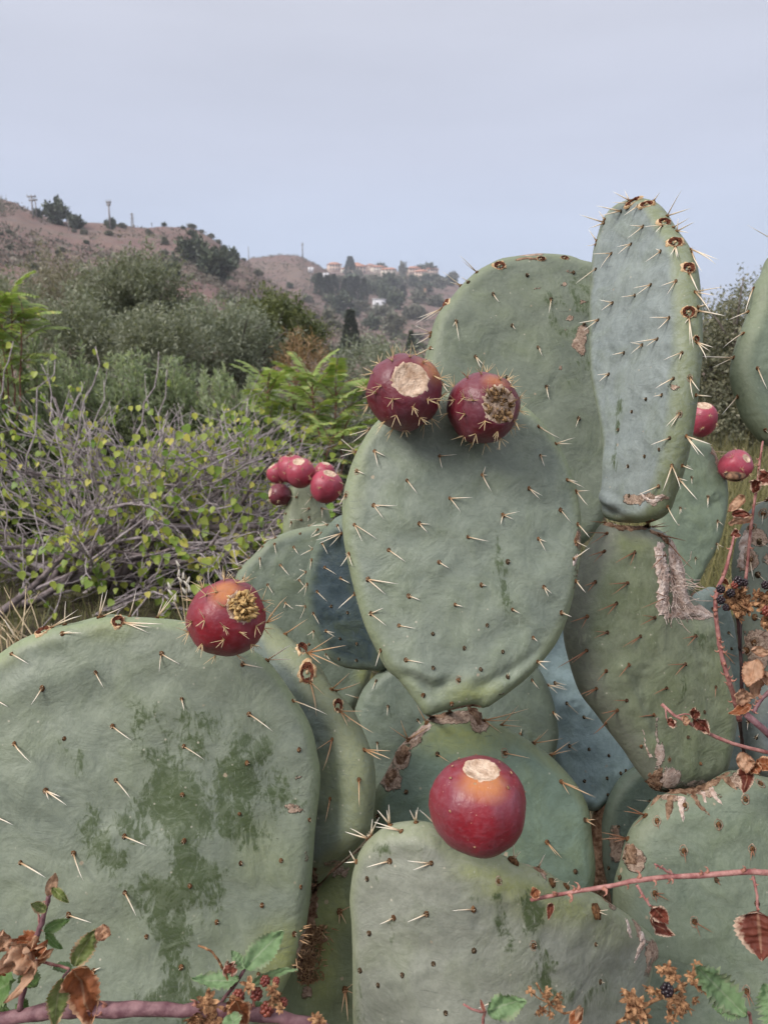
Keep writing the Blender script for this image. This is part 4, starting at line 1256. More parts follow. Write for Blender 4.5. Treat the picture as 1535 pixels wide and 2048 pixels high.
# ---------------- plant: central pad with the two fruits
c2 = cactus('prickly pear with upright oval pad carrying two red fruits side by side', *foot(960, 2100, .76))
m = mat_pad('pad_central', (0.174, 0.211, 0.174), (0.186, 0.217, 0.174), (0.236, 0.276, 0.165), seedloc=(1, 7, 0), rimw=.009)
Pad('P3', c2, [(684, 1023), (687, 1080), (703, 1160), (726, 1243), (750, 1297), (772, 1338), (793, 1356), (811, 1378), (836, 1411), (853, 1431), (893, 1420), (943, 1409), (967, 1416), (992, 1402), (1045, 1362), (1073, 1333), (1110, 1285), (1134, 1228), (1154, 1137), (1158, 1060), (1154, 1003), (1134, 931), (1114, 891), (1080, 843), (1038, 809), (980, 786), (925, 782), (885, 790), (830, 805), (785, 822), (750, 847), (722, 888), (703, 928), (689, 977)],
    .665, gx=.10, gy=-.15, qx=.9, T=.012, Rr=.013, mat=m, wave=.0038, seed=4, c=(925, 1090),
    yel=[(945, 1400, 60, 40, .75), (710, 950, 24, 100, .35), (1110, 1290, 40, 40, .25)], rub=[(985, 1110, 16, 60, .45), (1000, 1190, 10, 70, .5), (905, 1030, 20, 40, .35), (1010, 1010, 30, 60, .3)],
    cork=[(1000, 1390, 40, 20, .40), (1150, 1080, 14, 40, .6), (1145, 1160, 14, 40, .5), (840, 1400, 20, 24, .35)],
    ridges=[([(772, 1340), (815, 1352), (850, 1372), (890, 1366)], -.0055, 8), ([(790, 1336), (830, 1340), (862, 1358)], .005, 13), ([(955, 1370), (1010, 1345), (1070, 1300)], -.0045, 9), ([(830, 1395), (870, 1385), (905, 1395)], -.004, 9), ([(930, 1360), (935, 1400)], .0035, 18), ([(1000, 1375), (1060, 1330), (1100, 1280)], .003, 14)])
dress('P3', Z(680, 680, 2.626, '180,583:198,668;237,611 520,610:612,600;535,675 1050,607:1087,610;1072,665 745,708:762,662;772,710;793,795 350,738:405,808 990,780:1060,818;1050,838 575,832:695,826;633,905 175,868:298,870;230,942;208,878 853,920:942,900;910,943;842,970 1155,893:1210,958 75,970:195,1047;115,1058 415,965:473,967;458,1010 670,1035:783,1058 1040,1045:1083,1060;1078,1110 255,1103:345,1167 518,1168:573,1200 d878,1165 145,1257:303,1281;238,1337 740,1287:768,1289 1068,1297:1110,1332;1095,1350 360,1345:420,1367 603,1390:643,1400 903,1415:945,1437 160,1437:243,1502;232,1405 d770,1498 308,1500:398,1515 d485,1543 1012,1563:1037,1585 d650,1618 d853,1637 345,1680:442,1697 d487,1722 d737,1730 R622,1785 212,1630:185,1715 47,1125:0,1190;70,1190 d878,1770 85,590:5,520;0,575;0,612 R88,688:133,708 R30,815:-5,870 78,1335:-10,1410 150,465:40,500;60,540 1040,455:1155,517 1130,545:1230,512;1215,545 1190,735:1280,775;1245,745 1236,795:1310,790;1300,870 1245,968:1310,1040 1235,1265:1290,1330 1160,1432:1215,1455 1035,1688:1105,1690;1090,1735 1235,1060:1300,1090 1225,1150:1310,1090 435,1865 585,1910'), 4)
m = mat_pad('pad_below', (0.131, 0.180, 0.128), (0.118, 0.172, 0.137), (0.194, 0.227, 0.124), seedloc=(2, 4, 0))
Pad('P4', c2, [(853, 1438), (905, 1424), (945, 1416), (967, 1440), (1012, 1455), (1065, 1486), (1100, 1512), (1140, 1554), (1162, 1587), (1174, 1619), (1181, 1675), (1187, 1740), (1172, 1800), (1120, 1865), (1010, 1915), (880, 1900), (790, 1830), (752, 1730), (744, 1626), (750, 1583), (765, 1557), (784, 1521), (797, 1495), (830, 1462)],
    .72, gx=.05, gy=-.2, qx=.6, T=.015, Rr=.016, mat=m, seed=5, spine=M_sp_tan, wave=.0022,
    yel=[(920, 1460, 90, 50, .8)], cork=[(900, 1432, 60, 16, .9), (820, 1475, 30, 20, .7), (800, 1510, 22, 28, .85), (780, 1555, 26, 26, .85), (955, 1440, 22, 26, .9)])
dress('P4', Z(690, 1300, 3.07, 'd565,640:640,690 R978,633:1135,665 d375,870 1325,810:1375,890;1440,850;1535,905 1237,1180:1300,1265;1330,1280 d1410,1360 1155,575:1335,543;1245,485;1200,515 850,435:1065,432;960,510;1125,360 960,458:1080,470;1060,340 1265,640:1380,560;1390,615 390,555:270,470;340,430;580,490 500,450:440,340 d200,1020 d1470,1045:1535,1080;1535,1040'), 5, .0026)
trunk_to(c2, 960, 1900, .735)

# ---------------- plant: front pad with the biggest fruit
c3 = cactus('prickly pear with low pale front pad under the largest red fruit', *foot(960, 2250, .56))
m = mat_pad('pad_front', (0.219, 0.236, 0.202), (0.236, 0.248, 0.206), (0.248, 0.276, 0.174), seedloc=(6, 3, 1), rimw=.008)
Pad('P5', c3, [(708, 1754), (704, 1794), (708, 1844), (710, 1928), (711, 2040), (722, 2130), (780, 2230), (900, 2280), (1060, 2240), (1170, 2150), (1240, 2062), (1270, 2002), (1284, 1979), (1293, 1942), (1300, 1915), (1309, 1900), (1298, 1869), (1276, 1849), (1250, 1826), (1216, 1804), (1193, 1788), (1157, 1776), (1116, 1758), (1088, 1740), (1037, 1725), (998, 1709), (930, 1694), (890, 1668), (869, 1652), (836, 1644), (808, 1645), (774, 1651), (746, 1670), (726, 1693), (714, 1724)],
    .535, gx=.05, gy=.05, qx=5.0, T=.013, Rr=.014, mat=m, seed=6, wave=.003, c=(940, 1900),
    rub=[(1045, 1790, 24, 50, .9), (985, 1810, 10, 40, .6), (1000, 1850, 8, 30, .5), (870, 1700, 30, 30, .4), (780, 1680, 26, 14, .55), (1060, 1900, 24, 50, .7), (770, 1750, 14, 60, .4), (800, 1800, 12, 70, .35), (960, 1770, 30, 12, .5), (740, 1980, 20, 80, .35), (1130, 1950, 80, 60, .3)],
    yel=[(1040, 1748, 90, 36, .95), (1110, 1785, 100, 44, .7), (980, 1722, 70, 24, .8), (1200, 1840, 60, 40, .35)], cork=[(1075, 1740, 16, 12, .6), (1215, 1805, 18, 8, .7), (1255, 1850, 12, 26, .75), (1280, 1890, 22, 24, .85), (1270, 1925, 14, 24, .55)])
dress('P5', Z(690, 1620, 3.57, '317,365:150,410 613,378:440,362;485,428 d157,490 345,770:243,817 580,740:443,800 912,708:765,720 d172,878 R1095,508 R1342,970 d918,1003 d628,1097 d408,1178 d235,1250 d107,1145 1075,1360:950,1415;1050,1430 d715,1450 400,152:205,85;215,120 320,110:230,0;295,0;310,-40 505,90:460,0;505,0;520,-20 660,130:530,0 165,208:35,130;0,155 185,192:195,60;245,50 83,370:30,290;0,375 1380,405:1425,315')
      + Z(1100, 1560, 3.53, 'd318,1160 d350,1425'), 6)
for (x_, y_, a_) in [(1025, 1723, .0048), (1102, 1765, .0038), (1131, 1773, .003), (1190, 1823, .0055)]:
    areole(PADS['P5'], x_, y_, [(1027, 1677)] if x_ == 1025 else [], a_, '', rg)
trunk_to(c3, 940, 2230, .55, .03)

# ---------------- plant: tall right-hand stack of three pads
c4 = cactus('tallest prickly pear: three stacked pads, the top one seen edge-on with fruit scars', *foot(1450, 2250, .70))
m = mat_pad('pad_tall', (0.218, 0.258, 0.262), (0.232, 0.268, 0.262), (0.186, 0.215, 0.107), seedloc=(4, 4, 4), rimw=.0115, streak=.55)
Pad('P6', c4, [(1178, 595), (1180, 566), (1184, 517), (1191, 486), (1203, 452), (1214, 433), (1228, 417), (1250, 405), (1277, 398), (1303, 400), (1320, 412), (1334, 432), (1350, 456), (1367, 478), (1381, 503), (1389, 530), (1394, 566), (1397, 610), (1398, 654), (1398, 702), (1394, 745), (1388, 798), (1381, 847), (1373, 890), (1363, 931), (1351, 970), (1338, 1003), (1326, 1028), (1304, 1042), (1267, 1046), (1228, 1043), (1210, 1030), (1209, 974), (1209, 915), (1205, 867), (1195, 818), (1184, 769), (1178, 705)],
    .73, gx=-1.45, gy=-.12, qy=.3, T=.0135, Rr=.015, mat=m, insx=8, seed=7, wave=.0018, c=(1290, 720), N=170,
    rub=[(1263, 815, 8, 20, .7), (1260, 880, 6, 40, .6), (1257, 920, 6, 30, .6), (1215, 950, 20, 40, .4)],
    cork=[(1292, 1000, 26, 14, .75), (1320, 995, 20, 10, .8), (1217, 914, 10, 8, .8), (1370, 778, 10, 12, .6)],
    ridges=[([(1212, 990), (1250, 1010), (1285, 1040)], .005, 12), ([(1215, 1005), (1250, 1028), (1270, 1042)], -.005, 9)])
dress('P6', Z(1150, 380, 5.117, 'd465,215:210,160;230,268 d690,375:550,360;525,497 d568,555:425,580;430,660 d367,650:165,655;250,803 d207,810:0,960 d870,630:708,738;820,600 d770,970:585,1005;610,1080 d607,1080:460,1095 d380,1155:245,1125;260,1235 d232,1330:30,1360;80,1440 1025,935:875,980;937,1095 d958,1310:755,1303;830,1430 d838,1525:585,1560;720,1600 d682,1585:560,1560;563,1675 d495,1665:375,1685 1085,1665:900,1740;1060,1740 300,300:235,212;270,290 285,330:35,250 290,340:135,395 215,520:130,400 205,560:105,572 550,110:380,15;500,0 525,135:370,125 640,165:495,260 805,105:865,20 935,268:1085,0;1180,185 1020,350:1165,285 1035,425:1220,325;1050,285;1160,440 1175,610:1465,715;1435,762 1185,640:1295,838 1220,1045:1535,990;1440,1082;1380,1255 1250,1200:1390,1150 1250,1240:1535,1290 1240,1560:1410,1610;1370,1645;1340,1735 880,370:690,395;808,530 1020,585:955,762;1030,725;1045,715 1165,860:1260,1050;1230,980 1160,1310:1170,1595;1205,1615;1110,1375')
      + Z(1150, 720, 5.117, 'd340,145:220,152;240,220 d1000,190:815,290 d882,360:795,372 d720,400 d575,530 d437,715 d962,800:765,870 d855,915 d705,985 d537,1085 R1060,550:920,685;970,690 1130,780:1390,865;1315,985;1260,970 985,1080:890,1345;1075,1325 850,1290:635,1380 940,1500:1050,1690 R1170,185:1270,320;1205,400 1230,360:1390,372 1045,1210:1245,1430;1145,1235 1090,1080:1205,1125 d548,1388'), 7, .0019)
for (x_, y_, a_, b_) in [(1292, 409, 15, 8), (1327, 444, 14, 10), (1349, 485, 16, 13), (1376, 536, 14, 13), (1376, 624, 14, 14)]:
    fruit_scar(PADS['P6'], x_, y_, a_, b_, rg)
fruit_scar(PADS['P6'], 1264, 404, 14, 6, rg, False)
fruit_scar(PADS['P6'], 1391, 678, 7, 8, rg, False)
m = mat_pad('pad_wounded', (0.147, 0.178, 0.107), (0.176, 0.199, 0.131), (0.178, 0.186, 0.153), seedloc=(8, 2, 3), rimw=.014, streak=.6, corkc=((0.34, 0.22, 0.175), (0.62, 0.50, 0.43), (0.78, 0.68, 0.62)))
Pad('P7', c4, [(1206, 1046), (1235, 1050), (1270, 1052), (1305, 1056), (1330, 1072), (1344, 1095), (1356, 1122), (1363, 1154), (1374, 1190), (1398, 1210), (1424, 1232), (1435, 1273), (1452, 1325), (1462, 1369), (1468, 1420), (1463, 1461), (1453, 1513), (1440, 1548), (1411, 1568), (1377, 1576), (1343, 1579), (1310, 1578), (1292, 1562), (1270, 1533), (1252, 1506), (1222, 1468), (1193, 1430), (1160, 1386), (1137, 1318), (1127, 1262), (1135, 1190), (1160, 1120), (1190, 1070)],
    .75, gx=.45, gy=-.05, qx=.8, T=.019, Rr=.022, mat=m, insx=3, seed=8, spine=M_sp_brown, wave=.0022, c=(1290, 1330), N=170,
    cork=[(1322, 1110, 14, 34, 1.2), (1330, 1160, 18, 34, 1.2), (1332, 1205, 24, 28, 1.2), (1370, 1222, 44, 14, 1.2), (1345, 1130, 16, 40, 1.2), (1240, 1052, 40, 9, .9), (1312, 1548, 24, 30, .8), (1282, 1470, 6, 50, .7), (1290, 1500, 8, 40, .7), (1370, 1560, 40, 14, .6)],
    yel=[(1240, 1080, 40, 30, .4), (1420, 1350, 30, 90, .25)], rub=[(1330, 1330, 10, 80, .35), (1350, 1280, 40, 30, .4)],
    ridges=[([(1315, 1090), (1322, 1160), (1322, 1220), (1360, 1232), (1420, 1234)], -.004, 12), ([(1345, 1110), (1355, 1170), (1385, 1215)], -.005, 14), ([(1210, 1330), (1260, 1440), (1300, 1540)], .003, 12)])
dress('P7', Z(1035, 1000, 2.926, 'd683,305:570,368;655,383 d505,300:405,330;440,370 640,485:530,492;545,557 d452,480:385,505;405,540 d575,605:465,650;520,675 405,682:300,715;368,755 d715,798:612,860;655,850 d522,775:445,768;445,808 d800,688:712,733;725,673 d1040,795:965,812;990,855 402,880:225,985;310,960 d978,960:875,965;918,1027 648,965:570,1040 515,1000:462,1060 d868,1100:795,1138 d1155,1095:1152,1160 458,1103:385,1153;360,1140 635,1172:560,1172 580,1230:487,1250;500,1310 795,1258:705,1270 515,1305:440,1370 d1195,885:1290,920;1275,970 720,1440 d993,1388 R885,1518 1067,1543 d1090,1240 820,205:985,240;885,180 780,155:890,150;870,130 520,195:400,190;420,260 870,245:1025,410 510,135:420,130 d855,325:770,330;745,410 d865,570:715,635;800,540'), 8, .0020)
m = mat_pad('pad_lowest', (0.154, 0.199, 0.146), (0.179, 0.213, 0.158), (0.174, 0.199, 0.132), seedloc=(1, 9, 2))
Pad('P8', c4, [(1226, 1804), (1231, 1758), (1240, 1730), (1251, 1685), (1265, 1653), (1282, 1634), (1298, 1612), (1315, 1594), (1350, 1584), (1400, 1574), (1440, 1552), (1464, 1541), (1505, 1548), (1570, 1570), (1650, 1640), (1700, 1760), (1705, 1950), (1640, 2120), (1520, 2210), (1380, 2200), (1280, 2100), (1232, 1960)],
    .70, gx=.06, gy=-.12, T=.018, Rr=.02, mat=m, seed=9, wave=.0024, spine=M_sp_brown, c=(1440, 1850),
    cork=[(1330, 1592, 30, 8, .55), (1400, 1582, 50, 7, .55), (1258, 1710, 18, 26, 1.0), (1462, 1556, 24, 16, .8)])
dress('P8', Z(1100, 1560, 3.53, 'R750,290:770,355 R1185,315:1190,365 R1375,135 R940,500:955,590 R1422,490:1412,570;1440,545 d1170,705:1200,745 R735,800:805,800;840,853;748,868 R1015,1000:1058,1112;1150,1080 R1380,1490:1410,1610;1440,1600 R1480,25 670,252:515,220;580,330;540,185 545,415:360,370;355,418;440,440 d1455,870 d490,690 R945,180'), 9, .0028)
trunk_to(c4, 1450, 2180, .72, .04)

# ---------------- plant: broad pad behind
c5 = cactus('prickly pear with broad scarred pad standing behind the two fruits', *foot(950, 2000, 1.10))
m = mat_pad('pad_behind', (0.137, 0.165, 0.128), (0.153, 0.178, 0.137), (0.190, 0.223, 0.141), seedloc=(2, 2, 8), streak=.15)
Pad('P9', c5, [(843, 760), (849, 715), (859, 673), (872, 634), (896, 602), (922, 571), (950, 545), (976, 530), (997, 520), (1018, 516), (1055, 511), (1081, 509), (1133, 513), (1158, 522), (1190, 533), (1230, 580), (1258, 680), (1260, 800), (1240, 920), (1215, 1010), (1180, 1075), (1120, 1110), (1040, 1125), (950, 1095), (885, 1000), (852, 880)],
    .90, gx=.15, gy=-.18, T=.015, Rr=.016, mat=m, seed=10, wave=.003, spine=M_sp_pale,
    cork=[(1150, 695, 15, 30, .85), (1135, 702, 10, 10, .7), (1156, 670, 12, 16, .75), (1129, 648, 8, 9, .9), (1118, 676, 5, 7, .8), (1055, 516, 30, 6, .8), (1063, 590, 12, 7, .6), (1115, 582, 8, 8, .6), (1150, 618, 18, 6, .6), (1130, 558, 16, 8, .5), (1110, 747, 6, 6, .6)],
    rub=[(1130, 620, 50, 70, .45), (1150, 740, 50, 60, .4)])
dress('P9', Z(820, 480, 3.8375, 'd445,325:385,280 510,250:375,115;390,150 388,352:245,240;300,320 d635,415:683,480 d350,625:375,775;325,665 d780,655:808,688 d1078,455:1060,563 d895,270 d980,825:1012,890;1005,850 d500,895:545,990;560,960 d740,1055:795,1135 d1043,1125:1065,1225 d1290,1370:1265,1440 d245,1100:300,1180;305,1130 155,830:20,890;205,855 160,715:0,728;35,655 235,525:50,600;40,640;145,650 155,740:40,800 d1330,645 d1250,250'), 10, .0026)
for (x_, y_, a_, b_) in [(998, 531, 13, 10), (1081, 518, 10, 6), (1128, 516, 9, 5), (891, 606, 7, 10)]:
    fruit_scar(PADS['P9'], x_, y_, a_, b_, rg)
trunk_to(c5, 955, 1085, .93, .035)

# ---------------- plant: bluish and shadowed pads low in the middle
c6 = cactus('prickly pear with blue-green pad and dusky pad behind the central joint', *foot(1200, 1900, 1.05))
m = mat_pad('pad_blue', (0.262, 0.365, 0.395), (0.288, 0.390, 0.420), (0.165, 0.223, 0.199), seedloc=(7, 7, 1))
Pad('P13', c6, [(1060, 1330), (1075, 1265), (1120, 1205), (1190, 1195), (1260, 1270), (1285, 1400), (1278, 1490), (1271, 1523), (1264, 1554), (1252, 1578), (1226, 1592), (1206, 1612), (1175, 1621), (1120, 1580), (1070, 1450)],
    1.02, gx=.2, gy=-.25, T=.015, Rr=.016, mat=m, seed=11, wave=.003)
dress('P13', Z(690, 1300, 3.07, 'd1360,330:1435,395 d1465,415:1530,430 d1375,590:1425,625;1430,560 d1495,610 d1465,805 d1285,200:1360,215') + Z(1035, 1000, 2.926, 'd285,1190:355,1255 d385,1270:435,1285 d300,1440:350,1470 d415,1460 d530,1495 d390,1645 d520,1627 d525,1725 d210,1240:262,1285 d630,1585 d215,1075:290,1110 d600,1600'), 11, .0024)
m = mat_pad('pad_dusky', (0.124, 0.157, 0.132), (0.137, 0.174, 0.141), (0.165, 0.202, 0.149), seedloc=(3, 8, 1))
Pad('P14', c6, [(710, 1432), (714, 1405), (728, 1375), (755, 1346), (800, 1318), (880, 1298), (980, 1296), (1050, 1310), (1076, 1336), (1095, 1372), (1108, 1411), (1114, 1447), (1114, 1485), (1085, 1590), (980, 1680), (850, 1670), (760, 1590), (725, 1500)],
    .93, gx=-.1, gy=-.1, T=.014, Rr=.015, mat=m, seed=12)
dress('P14', Z(690, 1300, 3.07, 'd262,345:258,405 d445,430:475,470 d197,570:200,635 d1145,185:1190,240 1245,215:1365,248;1305,270;1345,225 1275,385:1330,420;1315,440 d190,190:170,250 d80,295:0,270 1075,515:1080,480'), 12, .0022)
m = mat_pad('pad_teal', (0.099, 0.144, 0.124), (0.116, 0.162, 0.137), (0.149, 0.190, 0.149), seedloc=(9, 1, 4))
Pad('P20', c6, [(1198, 1700), (1215, 1600), (1260, 1540), (1330, 1525), (1400, 1600), (1410, 1760), (1330, 1880), (1240, 1860), (1205, 1790)], .97, T=.015, mat=m, seed=13, cork=[(1225, 1680, 16, 40, .8)])
dress('P20', Z(1100, 1560, 3.53, 'd410,620 d480,330 d700,150:600,140'), 13, .0024)
mb = MB(); pts = [pix(1215, 1610, .99), pix(1200, 1660, .98), pix(1194, 1720, .97), pix(1200, 1790, .96), pix(1205, 1900, .97)]
mb.tube(pts, [.014, .011, .010, .012, .016], 10, jit=.25, rng=rg); mb.build('stem', M_cork, c6, c6.location)
trunk_to(c6, 1215, 1850, 1.0, .035)

# ---------------- plant: pads behind on the left
c7 = cactus('prickly pear with dark blue pad half hidden by the central pad', *foot(640, 1800, 1.1))
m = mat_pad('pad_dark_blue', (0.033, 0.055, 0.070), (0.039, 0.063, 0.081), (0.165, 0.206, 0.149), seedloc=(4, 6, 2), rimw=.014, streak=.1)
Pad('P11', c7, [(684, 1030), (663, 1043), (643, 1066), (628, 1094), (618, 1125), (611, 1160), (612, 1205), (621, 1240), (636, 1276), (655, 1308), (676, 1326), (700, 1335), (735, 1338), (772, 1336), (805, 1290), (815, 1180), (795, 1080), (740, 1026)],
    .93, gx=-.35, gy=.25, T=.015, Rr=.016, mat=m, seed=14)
dress('P11', Z(440, 880, 3.94, '925,675:965,740 805,812:858,900 825,1005:918,1062 950,1090:1025,1130 765,1195:843,1272 735,1365:785,1460 835,1505:900,1520;905,1550 d875,1310 d1003,1360 d945,1565 d1075,1605 d935,1725 d1075,1735 790,730:710,768;740,750 725,858:630,910;697,828 722,945:710,1030 680,1040:620,1018;592,1110 688,1135:660,1235;610,1210 675,1310:592,1302;625,1415 740,1505:685,1540;735,1580 838,1690:875,1730 955,735:780,815;860,840;750,790 850,670:800,640;720,675'), 14, .0022)
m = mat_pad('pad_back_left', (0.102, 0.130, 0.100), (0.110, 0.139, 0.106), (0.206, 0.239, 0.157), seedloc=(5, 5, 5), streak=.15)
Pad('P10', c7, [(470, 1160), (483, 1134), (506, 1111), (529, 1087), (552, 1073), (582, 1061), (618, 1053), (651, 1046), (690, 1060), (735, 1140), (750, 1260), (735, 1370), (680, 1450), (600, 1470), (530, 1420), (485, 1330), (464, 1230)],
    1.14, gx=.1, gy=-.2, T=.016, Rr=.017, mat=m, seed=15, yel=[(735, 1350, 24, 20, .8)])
dress('P10', Z(440, 880, 3.94, '430,820:443,905 580,845:620,905 313,935:320,1025 475,985:548,1070 375,1140:425,1220 625,1105:675,1165 515,1285:583,1335;500,1330 770,705:715,765 355,812:298,720 437,772:393,675;345,795 232,928:135,835;110,990 165,1012:52,915;55,1030 335,842:280,795;290,880 185,1090:190,1130 630,738 700,1610 700,680:760,640'), 15, .0024)
trunk_to(c7, 640, 1450, 1.16, .035)
c8 = cactus('small distant prickly pear topped by a tight cluster of red fruits', *foot(600, 1500, 1.72))
m = mat_pad('pad_far', (0.194, 0.219, 0.153), (0.211, 0.236, 0.169), (0.239, 0.273, 0.165), seedloc=(1, 1, 1), streak=.2)
Pad('P12', c8, [(566, 1070), (566, 1040), (570, 1012), (577, 986), (583, 966), (600, 960), (620, 966), (637, 985), (648, 1005), (657, 1022), (662, 1050), (655, 1100), (640, 1150), (600, 1160), (575, 1120)], 1.70, gx=.2, T=.022, Rr=.022, mat=m, seed=16, N=80, K=14)
dress('P12', Z(440, 880, 3.94, '700,540:630,540;640,580 560,650:545,690 600,450:540,440;620,400 640,630:545,625 700,610:690,640 530,510:440,520 800,540:940,560;800,620 720,450:660,520;690,420 520,580:420,580 780,470:880,490'), 16, .003)
trunk_to(c8, 610, 1150, 1.71, .04)

# ---------------- plants at the right edge
c9 = cactus('smooth prickly pear pad cut by the right picture edge', *foot(1800, 1500, 1.05))
m = mat_pad('pad_edge', (0.137, 0.178, 0.128), (0.157, 0.194, 0.141), (0.199, 0.232, 0.149), seedloc=(2, 5, 9), streak=.1)
Pad('P15', c9, [(1537, 513), (1524, 544), (1508, 572), (1501, 607), (1489, 645), (1477, 676), (1467, 711), (1463, 749), (1472, 790), (1486, 832), (1507, 863), (1534, 889), (1580, 900), (1650, 850), (1700, 720), (1690, 570), (1640, 490), (1580, 480)], .80, gx=.2, gy=-.15, T=.014, mat=m, seed=17)
dress('P15', Z(1035, 350, 2.884, '1358,655:1308,795 1298,915:1178,1000 1380,1115:1437,1238 1265,1280:1170,1385 1243,1055:1040,1045;1120,1110 1328,790:1215,835 1425,1470:1442,1490 1440,290:1320,287'), 17, .0024)
trunk_to(c9, 1655, 850, .84, .03)
c10 = cactus('prickly pear with tan-blotched pad and two fruits behind the tall pad', *foot(1390, 1500, 1.56))
m = mat_pad('pad_blotched', (0.149, 0.194, 0.141), (0.157, 0.202, 0.144), (0.206, 0.239, 0.157), seedloc=(6, 6, 3), streak=.15)
Pad('P16', c10, [(1405, 884), (1422, 899), (1433, 923), (1444, 943), (1450, 967), (1452, 998), (1447, 1037), (1438, 1075), (1424, 1108), (1409, 1134), (1393, 1165), (1368, 1195), (1330, 1170), (1305, 1090), (1305, 980), (1330, 905), (1365, 880)], 1.54, gx=.2, gy=-.1, T=.02, Rr=.02, mat=m, seed=18, cork=[(1425, 920, 10, 30, .9), (1415, 905, 10, 16, .6)])
dress('P16', Z(1035, 350, 2.884, 'd1000,1745:1003,1785 d935,1920:930,1960;945,1950 d1093,1855:1095,1920 d1150,2000:1150,2040 d1190,1560:1250,1600 930,1750:1030,1870 960,1670:1000,1690') + Z(1380, 800, 4.55, 'd245,1100:240,1200;300,1140 d235,1310:255,1370;300,1340 d45,1440:40,1500 d10,1640 160,880:155,970'), 18, .0034)
trunk_to(c10, 1370, 1190, 1.55, .04)
c11 = cactus('prickly pear with corky-streaked pad edge behind the dried bramble berries', *foot(1560, 1700, .93))
m = mat_pad('pad_edge_on', (0.095, 0.128, 0.132), (0.107, 0.141, 0.141), (0.169, 0.190, 0.141), seedloc=(8, 8, 8), rimw=.026)
Pad('P17', c11, [(1521, 1007), (1503, 1033), (1492, 1055), (1482, 1085), (1475, 1125), (1475, 1160), (1480, 1250), (1495, 1330), (1515, 1420), (1560, 1490), (1640, 1470), (1690, 1330), (1700, 1150), (1650, 1030), (1580, 990)], .90, gx=.9, gy=-.1, T=.02, Rr=.02, mat=m, insx=4, seed=19, c=(1560, 1230),
    cork=[(1493, 1075, 12, 20, 1.0), (1480, 1115, 10, 30, 1.0), (1505, 1120, 14, 16, .8), (1495, 1300, 16, 50, .85)])
dress('P17', Z(1380, 800, 4.55, 'R660,1035:650,1150 R550,1165 R540,1450:575,1650 d620,1290:700,1370 d610,1590:690,1670 690,890:570,980;690,890 580,1975:660,2000') + Z(1300, 1250, 4.55, 'R940,160 R680,350'), 19, .004)
m = mat_pad('pad_pale_blue', (0.206, 0.273, 0.273), (0.223, 0.289, 0.285), (0.248, 0.306, 0.281), seedloc=(3, 3, 3))
Pad('P18', c11, [(1424, 1174), (1405, 1180), (1385, 1196), (1372, 1260), (1378, 1400), (1400, 1520), (1440, 1590), (1480, 1560), (1492, 1450), (1480, 1330), (1462, 1240), (1443, 1190)], 1.06, gx=.1, T=.015, mat=m, seed=20)
dress('P18', Z(1380, 800, 4.55, 'd240,2010:310,2040 d200,1900') + Z(1300, 1250, 4.55, 'd710,70:760,120 d735,215'), 20, .0024)
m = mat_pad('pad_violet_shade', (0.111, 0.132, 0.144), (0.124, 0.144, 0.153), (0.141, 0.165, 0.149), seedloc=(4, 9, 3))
Pad('P19', c11, [(1488, 1455), (1492, 1420), (1510, 1380), (1560, 1350), (1640, 1360), (1680, 1450), (1640, 1550), (1560, 1570), (1505, 1535)], .84, gx=.2, gy=-.1, T=.015, mat=m, seed=21)
dress('P19', Z(1300, 1250, 4.55, 'd960,1025:985,985 890,880:880,960'), 21, .0024)
trunk_to(c11, 1570, 1560, .92, .035)

# ---------------- corky joints and claws lying on the pads
def on_pads(px, py, keys):
    best = None
    d = (pix(px, py, 1) - CAMP).normalized()
    for k in keys:
        loc, nr, _, _ = PADS[k].bvh.ray_cast(CAMP, d)
        if nr is not None and nr.dot(CAMP - loc) < 0: nr = -nr
        if loc is not None and (best is None or (loc - CAMP).length < (best[0] - CAMP).length): best = (loc, nr)
    if best is None: best = PADS[keys[0]].hit(px, py)
    return best
def crust(root, keys, pts, wpx, mat, name='corky_joint', rough=.4, flat=.45, n=9, step=5.0, seed=0):
    """rough ridge of dead tissue lying along a line on the pads"""
    rg_ = random.Random(seed + int(pts[0][0]))
    P = np.array([(a_, b_) for a_, b_ in pts], float); W = np.array(wpx if not np.isscalar(wpx) else [wpx] * len(pts), float)
    seg = np.concatenate([[0], np.cumsum(np.linalg.norm(np.diff(P, axis=0), axis=1))])
    m_ = max(4, int(seg[-1] / step))
    u = np.linspace(0, seg[-1], m_)
    X = np.interp(u, seg, P[:, 0]); Y = np.interp(u, seg, P[:, 1]); WW = np.interp(u, seg, W)
    V_, Fc = [], []
    hits = [on_pads(x_, y_, keys) for x_, y_ in zip(X, Y)]
    for k in range(m_):
        loc, nr = hits[k]
        tg = hits[min(k + 1, m_ - 1)][0] - hits[max(k - 1, 0)][0]
        tg = tg.normalized() if tg.length > 1e-6 else nr.orthogonal()
        sd = tg.cross(nr).normalized()
        r = WW[k] * (-(CM.inverted() @ loc).z) / F
        for j in range(n):
            th = math.pi * (j / (n - 1)) * 1.1 - .05 * math.pi
            q = r * (1 + rg_.uniform(-rough, rough))
            V_.append(loc + sd * math.cos(th) * q + nr * (math.sin(th) * q * flat - .0006) + tg * rg_.uniform(-.3, .3) * r * rough)
    for k in range(m_ - 1):
        for j in range(n - 1):
            Fc.append([k * n + j, k * n + j + 1, (k + 1) * n + j + 1, (k + 1) * n + j])
    mb_ = MB(); mb_.add(V_, Fc, 0, .5)
    return mb_.build(name, mat, root, root.location, smooth=False)
crust(c1, ['P1', 'P2b', 'P2'], [(630, 1735), (630, 1790), (622, 1840), (612, 1890), (606, 1930), (615, 1968)], [5, 9, 10, 17, 20, 12], M_cork, flat=.3, seed=1, n=13)
crust(c1, ['P2', 'P2b'], [(722, 1697), (690, 1722), (655, 1752), (632, 1775)], [6, 6, 5, 7], M_cork, seed=2)
